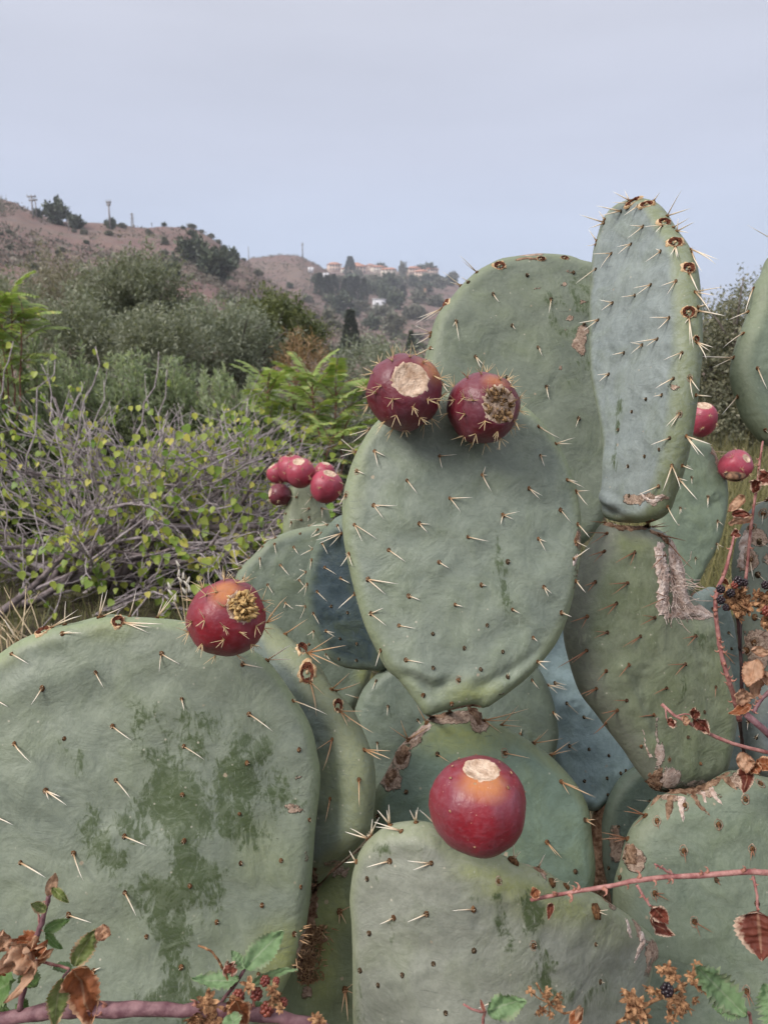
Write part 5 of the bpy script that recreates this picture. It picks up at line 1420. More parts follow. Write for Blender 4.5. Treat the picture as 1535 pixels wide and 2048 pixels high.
crust(c1, ['P2b'], [(628, 1872), (645, 1880), (658, 1879)], [9, 6, 3], M_cork, seed=3)
crust(c2, ['P3', 'P4'], [(851, 1436), (880, 1432), (915, 1420), (945, 1412), (958, 1420)], [6, 8, 8, 9, 8], M_cork, seed=4)
crust(c2, ['P4'], [(945, 1418), (955, 1432), (960, 1450)], [13, 14, 7], M_cork, seed=5, flat=.35)
crust(c2, ['P4'], [(860, 1448), (835, 1468), (820, 1482)], [8, 9, 4], M_crust, seed=6, flat=.3)
crust(c2, ['P4'], [(812, 1492), (803, 1508), (797, 1528)], [10, 14, 8], M_cork, seed=7, flat=.35)
crust(c2, ['P4'], [(790, 1540), (780, 1556), (772, 1568)], [9, 12, 8], M_cork, seed=8, flat=.4)
crust(c2, ['P3'], [(1156, 1068), (1152, 1080), (1150, 1092)], [5, 8, 5], M_cork, seed=9)
crust(c2, ['P3'], [(1154, 1108), (1149, 1120), (1146, 1132)], [4, 6, 4], M_crust, seed=9)
crust(c4, ['P7', 'P8'], [(1300, 1582), (1340, 1584), (1385, 1582), (1425, 1566), (1455, 1545)], [9, 11, 10, 9, 5], M_cork, seed=10)
for k, (pts, w) in enumerate([([(1340, 1592), (1338, 1618), (1332, 1642)], [7, 7, 2]), ([(1362, 1594), (1362, 1620), (1366, 1650)], [7, 6, 2]), ([(1385, 1590), (1398, 1612), (1420, 1632)], [6, 5, 2]), ([(1420, 1576), (1430, 1594), (1446, 1612)], [6, 5, 2]), ([(1450, 1556), (1460, 1568), (1472, 1580)], [7, 6, 3]), ([(1405, 1584), (1408, 1600), (1412, 1608)], [5, 4, 2]), ([(1318, 1592), (1310, 1600), (1300, 1612)], [7, 7, 3])]):
    crust(c4, ['P8'], pts, w, M_crust if k % 2 else M_cork, 'corky_claw', flat=.55, rough=.3, seed=20 + k)
crust(c4, ['P7'], [(1302, 1572), (1312, 1548), (1322, 1530)], [14, 13, 4], M_cork, seed=11, flat=.2, n=13)
crust(c4, ['P7'], [(1300, 1515), (1290, 1490), (1284, 1455), (1281, 1412)], [4, 4, 3, 2], M_crust, 'corky_scar', seed=12, flat=.35)
crust(c4, ['P6', 'P7'], [(1208, 1047), (1240, 1056), (1280, 1056), (1315, 1052)], [6, 9, 8, 6], M_cork, seed=13, flat=.4)
crust(c4, ['P7'], [(1318, 1085), (1320, 1120), (1326, 1160), (1322, 1200), (1326, 1228)], [12, 15, 16, 16, 13], M_crust, 'wound_crust', seed=14, flat=.3, n=13, rough=.45)
crust(c4, ['P7'], [(1326, 1230), (1355, 1228), (1390, 1226), (1424, 1233)], [9, 10, 8, 4], M_crust, 'wound_crust', seed=15, flat=.35, n=11)
crust(c4, ['P7'], [(1338, 1095), (1350, 1130), (1356, 1170), (1372, 1205)], [7, 9, 10, 9], M_crust, 'wound_crust', seed=16, flat=.4, n=11)
crust(c4, ['P7'], [(1298, 1062), (1318, 1068), (1336, 1084)], [6, 8, 6], M_cork, seed=17)
crust(c4, ['P6'], [(1278, 983), (1292, 998), (1305, 1008), (1318, 994), (1330, 990)], [3, 5, 7, 6, 4], M_crust, 'corky_scar', seed=18, flat=.4)
crust(c4, ['P8'], [(1257, 1690), (1260, 1710), (1262, 1728)], [10, 16, 10], M_cork, 'corky_scar', seed=19, flat=.3)
crust(c3, ['P5'], [(1252, 1838), (1256, 1856), (1262, 1876)], [5, 9, 4], M_crust, 'corky_scar', seed=20, flat=.4)
crust(c3, ['P5'], [(1276, 1860), (1286, 1880), (1276, 1900), (1268, 1926)], [7, 11, 8, 3], M_crust, 'corky_scar', seed=21, flat=.5)
crust(c3, ['P5'], [(1066, 1736), (1080, 1740), (1092, 1748)], [6, 8, 5], M_cork, 'corky_scar', seed=22, flat=.4)
crust(c3, ['P5'], [(1196, 1792), (1212, 1802), (1224, 1812)], [3, 5, 3], M_cork, 'corky_scar', seed=23, flat=.5)
crust(c5, ['P9'], [(1030, 520), (1055, 516), (1072, 518)], [3, 5, 4], M_cork, 'corky_scar', seed=24, flat=.5)
crust(c11, ['P17'], [(1496, 1062), (1486, 1086), (1480, 1110), (1478, 1135)], [9, 9, 6, 7], M_crust, 'corky_scar', seed=25, flat=.25)
crust(c7, ['P10'], [(1, 1), (2, 2)], 0.1, M_cork) if False else None
mb = MB(); rgb = random.Random(5)
for k in range(420):
    f = rgb.random()
    loc, nr = on_pads(np.interp(f, [0, .5, 1], [628, 618, 612]) + rgb.gauss(4, 13), np.interp(f, [0, 1], [1850, 1965]), ['P1', 'P2b'])
    dv = (nr + Vector((rgb.gauss(.3, .6), 0, rgb.gauss(.2, .5)))).normalized()
    mb.tube([loc, loc + dv * rgb.uniform(.003, .008)], [.0008, .0002], 3, caps=False)
tag(mb.build('bristles', mat_simple('tan_bristle', (0.30, 0.17, 0.085), (0.56, 0.38, 0.23), 200, .8, .2), c1, c1.location), kind='stuff')
# broken fibres hanging in the wound of the tall plant
rg = random.Random(44)
mb = MB()
for k in range(46):
    a_ = on_pads(rg.uniform(1330, 1362), rg.uniform(1120, 1225), ['P7'])[0]
    p = a_ + Vector((0, -.003, 0)); d = Vector((rg.gauss(.5, .7), rg.gauss(-.3, .4), rg.gauss(-.3, .8))).normalized()
    pts = [p]
    for q in range(5):
        d = (d + Vector((rg.gauss(0, .35), rg.gauss(0, .3), rg.gauss(-.08, .35)))).normalized(); pts.append(pts[-1] + d * rg.uniform(.003, .008))
    mb.tube(pts, .00035, 3, caps=False)
mb.build('fibres', M_crust, c4, c4.location)

# ================================================================== fruits
def mat_fruit(name, a, b, purple, gold=(0.50, 0.185, 0.030)):
    t = NT(name); o = t.obj()
    c = t.attr('c').outputs['Fac']
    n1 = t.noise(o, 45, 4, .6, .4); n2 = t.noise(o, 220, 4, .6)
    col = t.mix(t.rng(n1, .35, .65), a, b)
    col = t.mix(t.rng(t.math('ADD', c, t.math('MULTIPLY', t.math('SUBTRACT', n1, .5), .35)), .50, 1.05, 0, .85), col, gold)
    col = t.mix(t.rng(t.math('ADD', c, t.math('MULTIPLY', n1, .3)), .18, -.02, 0, .85), col, purple)  # darker lower end: shade painted into the skin colour
    vor = t.n('ShaderNodeTexVoronoi', {'Vector': o, 'Scale': 260.0})
    col = t.mix(t.math('MULTIPLY', t.rng(vor.outputs['Distance'], .12, .06, 0, .6), t.rng(t.noise(o, 60, 2), .50, .58)), col, (0.62, 0.42, 0.30))
    col = t.mix(t.rng(n1, .40, .70, 0, .16), col, (0.40, 0.22, 0.28))
    col = t.mix(t.rng(n2, .45, .75, 0, .18), col, (0.36, 0.20, 0.24))        # thin waxy bloom
    return t.done(t.bsdf(col, t.rng(n2, .3, .7, .36, .52), .55, t.bump(t.math('ADD', n2, t.math('MULTIPLY', n1, 3.0)), .20, .003)))
M_fr = [mat_fruit('fruit_crimson', (0.235, 0.015, 0.026), (0.165, 0.010, 0.021), (0.048, 0.006, 0.018)),
        mat_fruit('fruit_maroon', (0.150, 0.013, 0.025), (0.105, 0.009, 0.022), (0.034, 0.006, 0.019)),
        mat_fruit('fruit_pink', (0.400, 0.050, 0.085), (0.310, 0.030, 0.060), (0.120, 0.014, 0.035))]
M_cap = mat_simple('fruit_cap', (0.40, 0.27, 0.19), (0.70, 0.55, 0.43), 170, .95, .1, .8, .002, 5)
M_frar = mat_simple('fruit_areole', (0.22, 0.11, 0.06), (0.46, 0.30, 0.18), 300, .95, .1, .6, .001)
M_petal = mat_simple('dried_flower', (0.30, 0.17, 0.06), (0.66, 0.47, 0.22), 160, .9, .15, .6, .002)
M_petal_dk = mat_simple('dark_dried_flower', (0.05, 0.03, 0.018), (0.42, 0.27, 0.14), 190, .9, .15, .6, .002)
M_gl = mat_spine('glochid', (0.45, 0.27, 0.12), (0.58, 0.42, 0.22), (0.66, 0.54, 0.34))
def fruit(root, px, py, rpx, dep, axis, mat, seed, label=None, gold=None, flower=None, squash=1.0, spines=True, gstr=.6, capr=.50, nar=None, rot=False):
    """barrel fruit; axis is given in camera terms (right, up, towards the lens)"""
    rg = random.Random(seed)
    R = rpx * dep / F
    c = pix(px, py, dep)
    fw = (CAMP - c).normalized(); rt = Vector((1, 0, 0)); rt = (rt - fw * rt.dot(fw)).normalized(); upv = fw.cross(rt)
    B3 = Matrix((rt, upv, fw)).transposed()
    ax = (B3 @ Vector(axis)).normalized()
    e1 = ax.orthogonal().normalized(); e2 = ax.cross(e1)
    prof = [(-1.12, .20), (-1.06, .36), (-.95, .55), (-.78, .73), (-.55, .88), (-.3, .965), (-.05, 1.0), (.2, .995), (.42, .94), (.60, .85), (.74, .74), (.84, .64), (.90, .56), (.915, .52), (.90, .485), (.86, .46)]
    n = 48
    V_, Fc, cc = [], [], []
    gd = None
    if gold is not None: gd = (B3 @ Vector(gold)).normalized()
    ph = [rg.uniform(0, 6.28) for _ in range(4)]
    for (z, r) in prof:
        rr2 = r if z < .8 else r * capr / .5 if z > .88 else r * (1 + (capr / .5 - 1) * .5)
        for j in range(n):
            th = 2 * math.pi * j / n
            lob = 1 + .020 * math.sin(8 * th + ph[0]) * (1 - abs(z)) + .026 * math.sin(3 * th + ph[1]) + .016 * math.sin(5 * th + ph[2] + 3 * z) + .012 * noise.noise(Vector((math.cos(th) * 2, math.sin(th) * 2, z * 2.5 + seed)))
            d = e1 * math.cos(th) + e2 * math.sin(th)
            p = (d * rr2 * lob + ax * z * squash) * R
            V_.append(c + p)
            pn = p.normalized()
            g_ = .32 - .34 * max(0, .15 - z)  # falls off towards the stem end, putting the underside's shade into the colour
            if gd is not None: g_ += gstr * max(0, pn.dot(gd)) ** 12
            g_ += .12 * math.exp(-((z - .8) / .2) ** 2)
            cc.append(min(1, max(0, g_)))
    for i_ in range(len(prof) - 1):
        for j in range(n):
            q = (j + 1) % n
            Fc.append([i_ * n + j, i_ * n + q, (i_ + 1) * n + q, (i_ + 1) * n + j])
    Fc.append(list(range(n))[::-1])
    mb = MB(); mb.add(V_, Fc, 0, cc)
    fo = mb.build('fruit', mat, root, root.location)
    if label: fo['label'] = label
    # cap: the dished scar the flower left
    mb = MB(); V_, Fc = [], []
    cr = [(1.06, .885), (1.0, .925), (.86, .905), (.62, .865), (.38, .85), (.25, .872), (.12, .85)]
    jag = [rg.uniform(-.06, .10) for _ in range(n)]
    for k, (f, z) in enumerate(cr):
        for j in range(n):
            th = 2 * math.pi * j / n
            f2 = f * (1 + jag[j] * (1 if k == 0 else .35 if k == 1 else .05))
            V_.append(c + ((e1 * math.cos(th) + e2 * math.sin(th)) * f2 * capr + ax * ((z + (0 if k else .005) + rg.uniform(-.008, .008)) * squash)) * R)
    for i_ in range(len(cr) - 1):
        for j in range(n):
            q = (j + 1) % n
            Fc.append([i_ * n + j, i_ * n + q, (i_ + 1) * n + q, (i_ + 1) * n + j])
    Fc.append([(len(cr) - 1) * n + j for j in range(n)])
    mb.add(V_, Fc, 0, .5); mb.build('cap', M_cap, fo, root.location)
    if flower:
        fm, cnt, hgt = flower
        mb = MB()
        for k in range(cnt):
            th = rg.uniform(0, 6.28); f = math.sqrt(rg.random()) * capr * .85
            p = c + ((e1 * math.cos(th) + e2 * math.sin(th)) * f + ax * (.84 + rg.random() * hgt * (1 - f))) * R
            d = (ax * rg.uniform(.2, 1) + (e1 * math.cos(th) + e2 * math.sin(th)) * rg.uniform(0, 1) + Vector((rg.gauss(0, .5), rg.gauss(0, .5), rg.gauss(0, .5)))).normalized()
            s_ = d.orthogonal().normalized(); s_ = (s_ * math.cos(th) + d.cross(s_) * math.sin(th)); n_ = d.cross(s_)
            l = R * rg.uniform(.10, .24); w = l * rg.uniform(.22, .5)
            mb.blob(p + d * l * .3, d * l * .55, s_ * w, n_ * w * .35, 6, 4, 0, rg.random(), .35, rg)
        mb.build('dried_flower', fm, fo, root.location)
    # areoles with tufts of short spines
    if nar is None: nar = [(.80, 8), (.50, 8), (.05, 8), (-.4, 6)]
    for ri, (z, k) in enumerate(nar):
        for q in range(k):
            th = 2 * math.pi * (q + .5 * (ri % 2)) / k + rg.uniform(-.2, .2)
            zz = z + rg.uniform(-.08, .08)
            r = float(np.interp(zz, [p_[0] for p_ in prof], [p_[1] for p_ in prof])) if zz < .9 else .5
            d = e1 * math.cos(th) + e2 * math.sin(th)
            p = c + (d * r + ax * zz * squash) * R
            nr = (d * r + ax * zz * .8).normalized()
            if nr.dot((CAMP - p).normalized()) < -.35: continue
            mb = MB()
            s_ = nr.orthogonal().normalized(); b_ = nr.cross(s_)
            a_ = R * rg.uniform(.026, .038)
            mb.blob(p, s_ * a_, b_ * a_ * rg.uniform(1, 1.5), nr * a_ * .35, 7, 4, 0, .5, .2, rg)
            if spines:
                for w in range(rg.randint(3, 6)):
                    dv = (nr * .75 + s_ * rg.gauss(0, .55) + b_ * rg.gauss(0, .55)).normalized()
                    l = R * rg.uniform(.20, .42)
                    mb.tube([p, p + dv * l * .5, p + dv * l], [R * .013, R * .010, R * .003], 4, 1, .2, 1, caps=False)
            mb.build('areole', [M_frar, M_gl], fo, root.location)
    return fo
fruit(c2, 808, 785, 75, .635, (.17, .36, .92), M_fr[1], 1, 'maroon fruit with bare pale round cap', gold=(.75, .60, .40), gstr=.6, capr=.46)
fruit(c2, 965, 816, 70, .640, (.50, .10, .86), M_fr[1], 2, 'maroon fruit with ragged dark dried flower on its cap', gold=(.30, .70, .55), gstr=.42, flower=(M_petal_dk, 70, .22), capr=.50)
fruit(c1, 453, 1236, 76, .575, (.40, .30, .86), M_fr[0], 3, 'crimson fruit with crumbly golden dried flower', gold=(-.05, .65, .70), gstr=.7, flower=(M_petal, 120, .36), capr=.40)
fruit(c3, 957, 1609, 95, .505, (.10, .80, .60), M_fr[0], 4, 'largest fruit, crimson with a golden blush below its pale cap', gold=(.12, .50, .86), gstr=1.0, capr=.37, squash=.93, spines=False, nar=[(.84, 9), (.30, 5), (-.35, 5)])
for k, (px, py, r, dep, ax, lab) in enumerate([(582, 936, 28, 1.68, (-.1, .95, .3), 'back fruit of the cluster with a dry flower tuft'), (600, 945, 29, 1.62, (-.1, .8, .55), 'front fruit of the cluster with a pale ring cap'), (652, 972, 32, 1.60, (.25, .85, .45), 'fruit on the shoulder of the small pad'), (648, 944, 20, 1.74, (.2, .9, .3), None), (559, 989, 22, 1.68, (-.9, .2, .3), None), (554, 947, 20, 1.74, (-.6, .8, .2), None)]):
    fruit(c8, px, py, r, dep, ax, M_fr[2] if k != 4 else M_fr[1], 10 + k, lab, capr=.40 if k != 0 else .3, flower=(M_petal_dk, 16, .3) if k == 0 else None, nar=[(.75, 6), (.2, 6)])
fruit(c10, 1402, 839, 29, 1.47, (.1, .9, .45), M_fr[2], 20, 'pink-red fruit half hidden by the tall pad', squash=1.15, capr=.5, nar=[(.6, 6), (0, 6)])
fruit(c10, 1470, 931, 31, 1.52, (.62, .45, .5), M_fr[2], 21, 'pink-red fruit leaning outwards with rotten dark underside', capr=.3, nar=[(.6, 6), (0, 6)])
crust_f = MB()
q = pix(1468, 952, 1.495); crust_f.blob(q, Vector((.022, 0, 0)), Vector((0, .016, 0)), Vector((0, 0, .009)), 12, 6, 0, .5, .18, rg)
crust_f.build('rotten_patch', mat_simple('rotten_skin', (0.02, 0.012, 0.012), (0.30, 0.17, 0.10), 90, .8, .3, .8, .003), c10, c10.location)

# ================================================================== brambles
def mat_bleaf(name, a, b, edge, vein, trans=.25):
    t = NT(name); o = t.obj()
    c = t.attr('c').outputs['Fac']                     # 0 midrib .. 1 margin
    n1 = t.noise(o, 70, 4, .6, .8); n2 = t.noise(o, 300, 3)
    col = t.mix(t.rng(n1, .35, .65), a, b)
    col = t.mix(t.rng(t.math('ADD', c, t.math('MULTIPLY', t.math('SUBTRACT', n1, .5), 1.1)), .72, .92), col, edge)
    col = t.mix(t.rng(c, .10, .03, 0, .7), col, vein)
    p = t.bsdf(col, .6, .3, t.bump(t.math('ADD', n1, t.math('MULTIPLY', n2, .4)), .5, .002))
    tr = t.n('ShaderNodeBsdfTranslucent', {0: col}).outputs[0]
    return t.done(t.n('ShaderNodeMixShader', {0: trans, 1: p, 2: tr}).outputs[0])
ML_g = mat_bleaf('bramble_green', (0.090, 0.175, 0.050), (0.135, 0.225, 0.075), (0.17, 0.24, 0.10), (0.22, 0.30, 0.14))
ML_p = mat_bleaf('bramble_pale_green', (0.175, 0.285, 0.130), (0.22, 0.33, 0.17), (0.26, 0.32, 0.19), (0.30, 0.38, 0.24))
ML_y = mat_bleaf('bramble_fading', (0.150, 0.190, 0.050), (0.19, 0.23, 0.09), (0.42, 0.30, 0.18), (0.3, 0.3, .15))
ML_o = mat_bleaf('bramble_dried_orange', (0.330, 0.120, 0.050), (0.200, 0.065, 0.030), (0.60, 0.36, 0.22), (0.42, 0.24, .14))
ML_r = mat_bleaf('bramble_dried_red', (0.215, 0.060, 0.038), (0.130, 0.036, 0.025), (0.62, 0.45, 0.34), (0.36, 0.2, .13))
ML_b = mat_bleaf('bramble_dried_beige', (0.560, 0.360, 0.245), (0.48, 0.28, 0.175), (0.30, 0.15, 0.09), (0.42, 0.25, .16))
M_cane = mat_simple('purple_cane', (0.105, 0.042, 0.055), (0.250, 0.140, 0.150), 110, .6, .35, .4, .002)
M_cane_r = mat_simple('red_cane', (0.210, 0.068, 0.065), (0.43, 0.225, 0.20), 150, .6, .3, .4, .002)
M_cane_d = mat_simple('dark_cane', (0.022, 0.014, 0.014), (0.07, 0.035, 0.035), 70, .7, .3, .4, .002)
M_thorn = mat_simple('bramble_thorn', (0.30, 0.10, 0.08), (0.46, 0.25, 0.18), 90, .5, .3, .1)
M_berry_k = mat_simple('black_drupelet', (0.010, 0.008, 0.012), (0.03, 0.015, 0.02), 200, .35, .5, .2, .001)
M_berry_r = mat_simple('red_drupelet', (0.13, 0.025, 0.02), (0.26, 0.07, 0.045), 200, .4, .5, .2, .001)
M_husk = mat_simple('dried_calyx', (0.115, 0.048, 0.024), (0.50, 0.29, 0.155), 230, .9, .15, .7, .002)
_tm = MB(); _tm.tube([(0, 0, 0), (.25, 0, .35), (.15, 0, .75), (-.25, 0, 1.0)], [.30, .2, .1, .02], 5)
THORN = _tm.mesh('thorn', [M_thorn])

class Bramble:
    def __init__(s, label, base, seed):
        s.root = empty('bramble', base, label, 'bramble', 'bramble canes among the cactus pads')
        s.loc = Vector(base); s.rg = random.Random(seed)
    def cane(s, pts, rpx, mat, thorns=0, name='cane', tpx=9, down=True):
        P = catmull([tuple(pix(*p)) for p in pts], max(8, len(pts) * 5), closed=False)
        n = len(P)
        rp = rpx if not np.isscalar(rpx) else [rpx, rpx]
        R_ = [np.interp(k / (n - 1), np.linspace(0, 1, len(rp)), rp) * pts[0][2] / F for k in range(n)]
        P = [Vector(p) + Vector((s.rg.gauss(0, 1), s.rg.gauss(0, 1), s.rg.gauss(0, 1))) * R_[0] * .12 for p in P]
        R_ = [r_ * s.rg.uniform(.88, 1.12) for r_ in R_]
        mb = MB(); mb.tube(P, R_, 9, jit=.09, rng=s.rg)
        o = mb.build(name, mat, s.root, s.loc)
        for k in range(thorns):
            u = s.rg.uniform(.03, .97) * (n - 1); i_ = int(u)
            p = P[i_].lerp(P[min(i_ + 1, n - 1)], u - i_)
            tg = (P[min(i_ + 1, n - 1)] - P[i_]).normalized()
            a_ = s.rg.uniform(0, 6.28)
            e_ = tg.orthogonal().normalized(); d = e_ * math.cos(a_) + tg.cross(e_) * math.sin(a_)
            h = mobj('thorn', THORN, o)
            sc_ = tpx * s.rg.uniform(.7, 1.25) * pts[0][2] / F
            sd = tg.cross(d)
            h.matrix_local = Matrix.Translation(p + d * R_[i_] * .6 - s.loc) @ Matrix((tg, sd, d)).transposed().to_4x4() @ Matrix.Diagonal((sc_, sc_, sc_, 1))
        return o
    def leaf(s, a, b, wpx, mat, dep, crumple=.2, curl=.3, fold=.25, tilt=0.0, serr=.10, label=None, tear=0.0):
        """leaf from stalk end a to tip b (photo pixels); tilt leans the blade about its midrib"""
        rg = s.rg
        p0 = pix(a[0], a[1], dep); p1 = pix(b[0], b[1], dep - rg.uniform(-.01, .012))
        ax = p1 - p0; L_ = ax.length; ax.normalize()
        view = (CAMP - p0).normalized()
        nr = (view - ax * view.dot(ax)).normalized()
        sd = ax.cross(nr)
        c_, s_ = math.cos(tilt), math.sin(tilt)
        nr, sd = nr * c_ + sd * s_, sd * c_ - nr * s_
        W = wpx * dep / F
        nl, nw = 24, 8
        if mat in (ML_o, ML_r, ML_b): serr *= .55
        V_, cc = [], []
        ph = [rg.uniform(0, 6.28) for _ in range(6)]
        for i_ in range(nl + 1):
            t_ = i_ / nl
            w = W * .5 * (math.sin(math.pi * min(1, t_ ** .72)) ** .75 if t_ < 1 else 0)
            w *= 1 + serr * (1 if i_ % 2 else -1)
            for j in range(nw + 1):
                u = j / nw * 2 - 1
                ww = w * (1 + tear * rg.uniform(-.5, .3)) if abs(u) == 1 else w
                z = fold * abs(u) * W * .5 + curl * L_ * (t_ - .5) ** 2 - curl * L_ * .25
                z += crumple * W * .35 * (math.sin(t_ * 9 + ph[0] + 2 * u) * math.sin(u * 4 + ph[1]) + .5 * math.sin(t_ * 17 + ph[2]) * math.sin(u * 7 + ph[3]))
                z += .03 * W * math.cos(abs(u) * 3 - t_ * 40)
                V_.append(p0 + ax * (t_ * L_ + .10 * L_ * abs(u) * serr) + sd * u * ww + nr * z)
                cc.append(min(1, abs(u) if t_ < .9 else max(abs(u), (t_ - .9) * 10)))
        Fc = [[i_ * (nw + 1) + j, i_ * (nw + 1) + j + 1, (i_ + 1) * (nw + 1) + j + 1, (i_ + 1) * (nw + 1) + j] for i_ in range(nl) for j in range(nw)]
        mb = MB(); mb.add(V_, Fc, 0, cc)
        o = mb.build('leaf', mat, s.root, s.loc)
        if label: o['label'] = label
        return o
    def berry(s, px, py, rpx, dep, mat, name='berry'):
        rg = s.rg; c = pix(px, py, dep); R_ = rpx * dep / F
        mb = MB()
        for k in range(22):
            z = 1 - 2 * (k + .5) / 22; a_ = k * 2.399
            d = Vector((math.cos(a_) * math.sqrt(1 - z * z), math.sin(a_) * math.sqrt(1 - z * z), z * 1.1))
            mb.blob(c + d * R_ * .68, Vector((R_ * .34, 0, 0)), Vector((0, R_ * .34, 0)), Vector((0, 0, R_ * .34)), 7, 5)
        return mb.build(name, mat, s.root, s.loc)
    def husk(s, px, py, rpx, dep, n=5, name='dried_calyx'):
        """withered flower head: curled sepals round a bristly knob"""
        rg = s.rg; c = pix(px, py, dep); R_ = rpx * dep / F
        axd = Vector((rg.gauss(0, .6), -1, rg.gauss(.3, .6))).normalized()
        e1 = axd.orthogonal().normalized(); e2 = axd.cross(e1)
        mb = MB()
        mb.blob(c, e1 * R_ * .5, e2 * R_ * .5, axd * R_ * .45, 8, 6, 0, .5, .3, rg)
        for k in range(n + 2):
            a_ = 6.283 * k / (n + 2) + rg.uniform(-.3, .3)
            d = e1 * math.cos(a_) + e2 * math.sin(a_); t_ = axd.cross(d)
            cu = rg.uniform(-.2, .9)
            V_ = []
            for q in range(5):
                u = q / 4; w = R_ * .34 * (1 - u) ** .6 * (.6 + u)
                p = c + d * R_ * (.25 + .95 * u) + axd * R_ * (cu * u * u + rg.uniform(-.06, .06))
                V_ += [p - t_ * w, p + axd * w * .35, p + t_ * w]
            mb.add(V_, [[q * 3 + j, q * 3 + j + 1, q * 3 + j + 4, q * 3 + j + 3] for q in range(4) for j in range(2)], 0, .5)
        for k in range(16):
            d = (axd + e1 * rg.gauss(0, .7) + e2 * rg.gauss(0, .7)).normalized()
            mb.tube([c + d * R_ * .3, c + d * R_ * rg.uniform(.6, 1.0)], [R_ * .05, R_ * .03], 3, caps=False)
        return mb.build(name, M_husk, s.root, s.loc)
    def drop(s, px, py, dep, side):
        """run the cane out of the frame and down into the ground"""

def gp(px, dep, y_off=0):
    p = pix(px, 2048, dep); return (p.x, p.y, 0.0)
# thick cane along the bottom left, with leafy shoot
b = Bramble('thick purple bramble cane along the bottom with green and withered orange leaves', gp(-260, .47), 1)
base = b.loc
b.cane([(-300, 2500, .47), (-160, 2130, .47), (-60, 2062, .46), (60, 2028, .455), (180, 2020, .45), (400, 2020, .45), (520, 2030, .455), (640, 2056, .46), (720, 2090, .47)], [13, 14, 14, 14, 13, 11], M_cane, 34, tpx=17)
b.cane([(40, 2020, .455), (52, 1960, .455), (62, 1905, .455), (78, 1862, .455), (92, 1815, .455), (106, 1768, .455)], [6, 6, 5, 4], M_cane, 3, 'shoot', 7)
b.cane([(62, 1918, .455), (90, 1925, .455), (140, 1938, .452)], [3, 2.5], M_cane_r, 2, 'leaf_stalk', 5)
b.cane([(140, 1938, .452), (125, 1956, .452)], [3, 2.5], M_cane, 0, 'leaf_stalk')
b.cane([(80, 1855, .455), (78, 1830, .455), (76, 1815, .455)], [2.5, 2], M_cane_r, 0, 'leaf_stalk')
b.leaf((98, 1790), (112, 1744), 22, ML_b, .452, .3, .2)
b.leaf((104, 1775), (138, 1806), 18, ML_y, .45, .5, -.6, label='small young yellow-green leaf')
b.leaf((92, 1822), (62, 1806), 22, ML_y, .45, .4, .5)
b.leaf((88, 1862), (140, 1838), 26, ML_g, .458, .2, .3, tilt=.5)
b.leaf((90, 1866), (124, 1898), 22, ML_g, .458, .2, .3, tilt=-.6)
b.leaf((148, 1930), (196, 1855), 44, ML_y, .448, .25, .3, tilt=.3)
b.leaf((192, 1862), (222, 1870), 30, ML_b, .446, .7, .5)
b.leaf((142, 1934), (105, 1940), 34, ML_p, .46, .2, .2, tilt=.9)
b.leaf((146, 1935), (184, 2042), 72, ML_o, .44, .55, .35, tilt=.25, label='withered orange-brown leaf hanging from the shoot')
b.leaf((124, 1954), (108, 2052), 46, ML_y, .442, .2, .2, tilt=-.3)
b.leaf((66, 1900), (12, 1932), 66, ML_b, .445, .9, .5, fold=.5, label='crumpled peach-coloured dead leaf')
b.leaf((70, 1885), (30, 1880), 40, ML_o, .45, .9, .7)
b.leaf((62, 1908), (92, 1900), 50, ML_o, .452, .8, .6, tilt=.6)
b.leaf((76, 1922), (12, 2006), 26, ML_b, .44, .5, .4, tilt=.7, label='rolled beige dead leaf')
b.leaf((30, 1960), (-30, 1990), 70, ML_g, .46, .25, .3, tilt=.3)
b.leaf((48, 1945), (75, 1975), 40, ML_g, .46, .25, .3, tilt=-.4)
b.leaf((12, 2005), (-20, 2060), 60, ML_g, .46, .25, .3)
b.leaf((32, 2010), (56, 2022), 34, ML_g, .458, .3, .3)
b.leaf((-2, 1905), (8, 1860), 40, ML_b, .45, .8, .5)
b.leaf((-4, 1935), (8, 1945), 34, ML_o, .45, .8, .5)

b = Bramble('bramble spray with red unripe berries at the foot of the huge pad', gp(430, .50), 2)
b.cane([(430, 2400, .50), (420, 2090, .49), (440, 2010, .47), (470, 1970, .465), (490, 1938, .462)], [5, 4, 3], M_cane, 4, 'cane', 6)
b.cane([(462, 1975, .465), (450, 1945, .463), (425, 1905, .46), (397, 1891, .46)], [3, 2.5, 2], M_husk, 0, 'dry_stalk')
b.leaf((490, 1936), (568, 1860), 52, ML_p, .458, .2, .25, tilt=.15, label='long pale green leaf against the huge pad')
b.leaf((490, 1938), (462, 1902), 26, ML_p, .46, .2, .2, tilt=.3)
b.leaf((480, 1960), (382, 1958), 34, ML_p, .462, .35, .3, tilt=.3, tear=.6)
b.leaf((500, 1970), (595, 1938), 24, ML_p, .455, .2, .4, tilt=.8)
b.leaf((455, 1945), (470, 1925), 30, ML_r, .462, .8, .5)
for (x_, y_, r_) in [(530, 1962, 11), (513, 1988, 13), (476, 1993, 14), (534, 2018, 15), (552, 1962, 8), (566, 2005, 10)]:
    b.berry(x_, y_, r_, .452, M_berry_r, 'red_berry')
for (x_, y_, r_) in [(498, 1970, 15), (545, 1980, 13), (556, 1990, 15), (545, 2000, 12), (466, 1996, 14), (414, 2004, 20), (425, 2026, 22), (400, 2034, 22), (440, 2040, 20), (460, 2012, 14), (388, 2044, 16), (560, 2016, 10), (630, 2040, 14), (645, 2046, 10)]:
    b.husk(x_, y_, r_, .448)
b.leaf((470, 1998), (490, 2046), 46, ML_o, .44, .35, .3, tilt=.2, label='orange dead leaf among the red berries')
b.leaf((462, 2030), (470, 2060), 40, ML_p, .442, .2, .2)
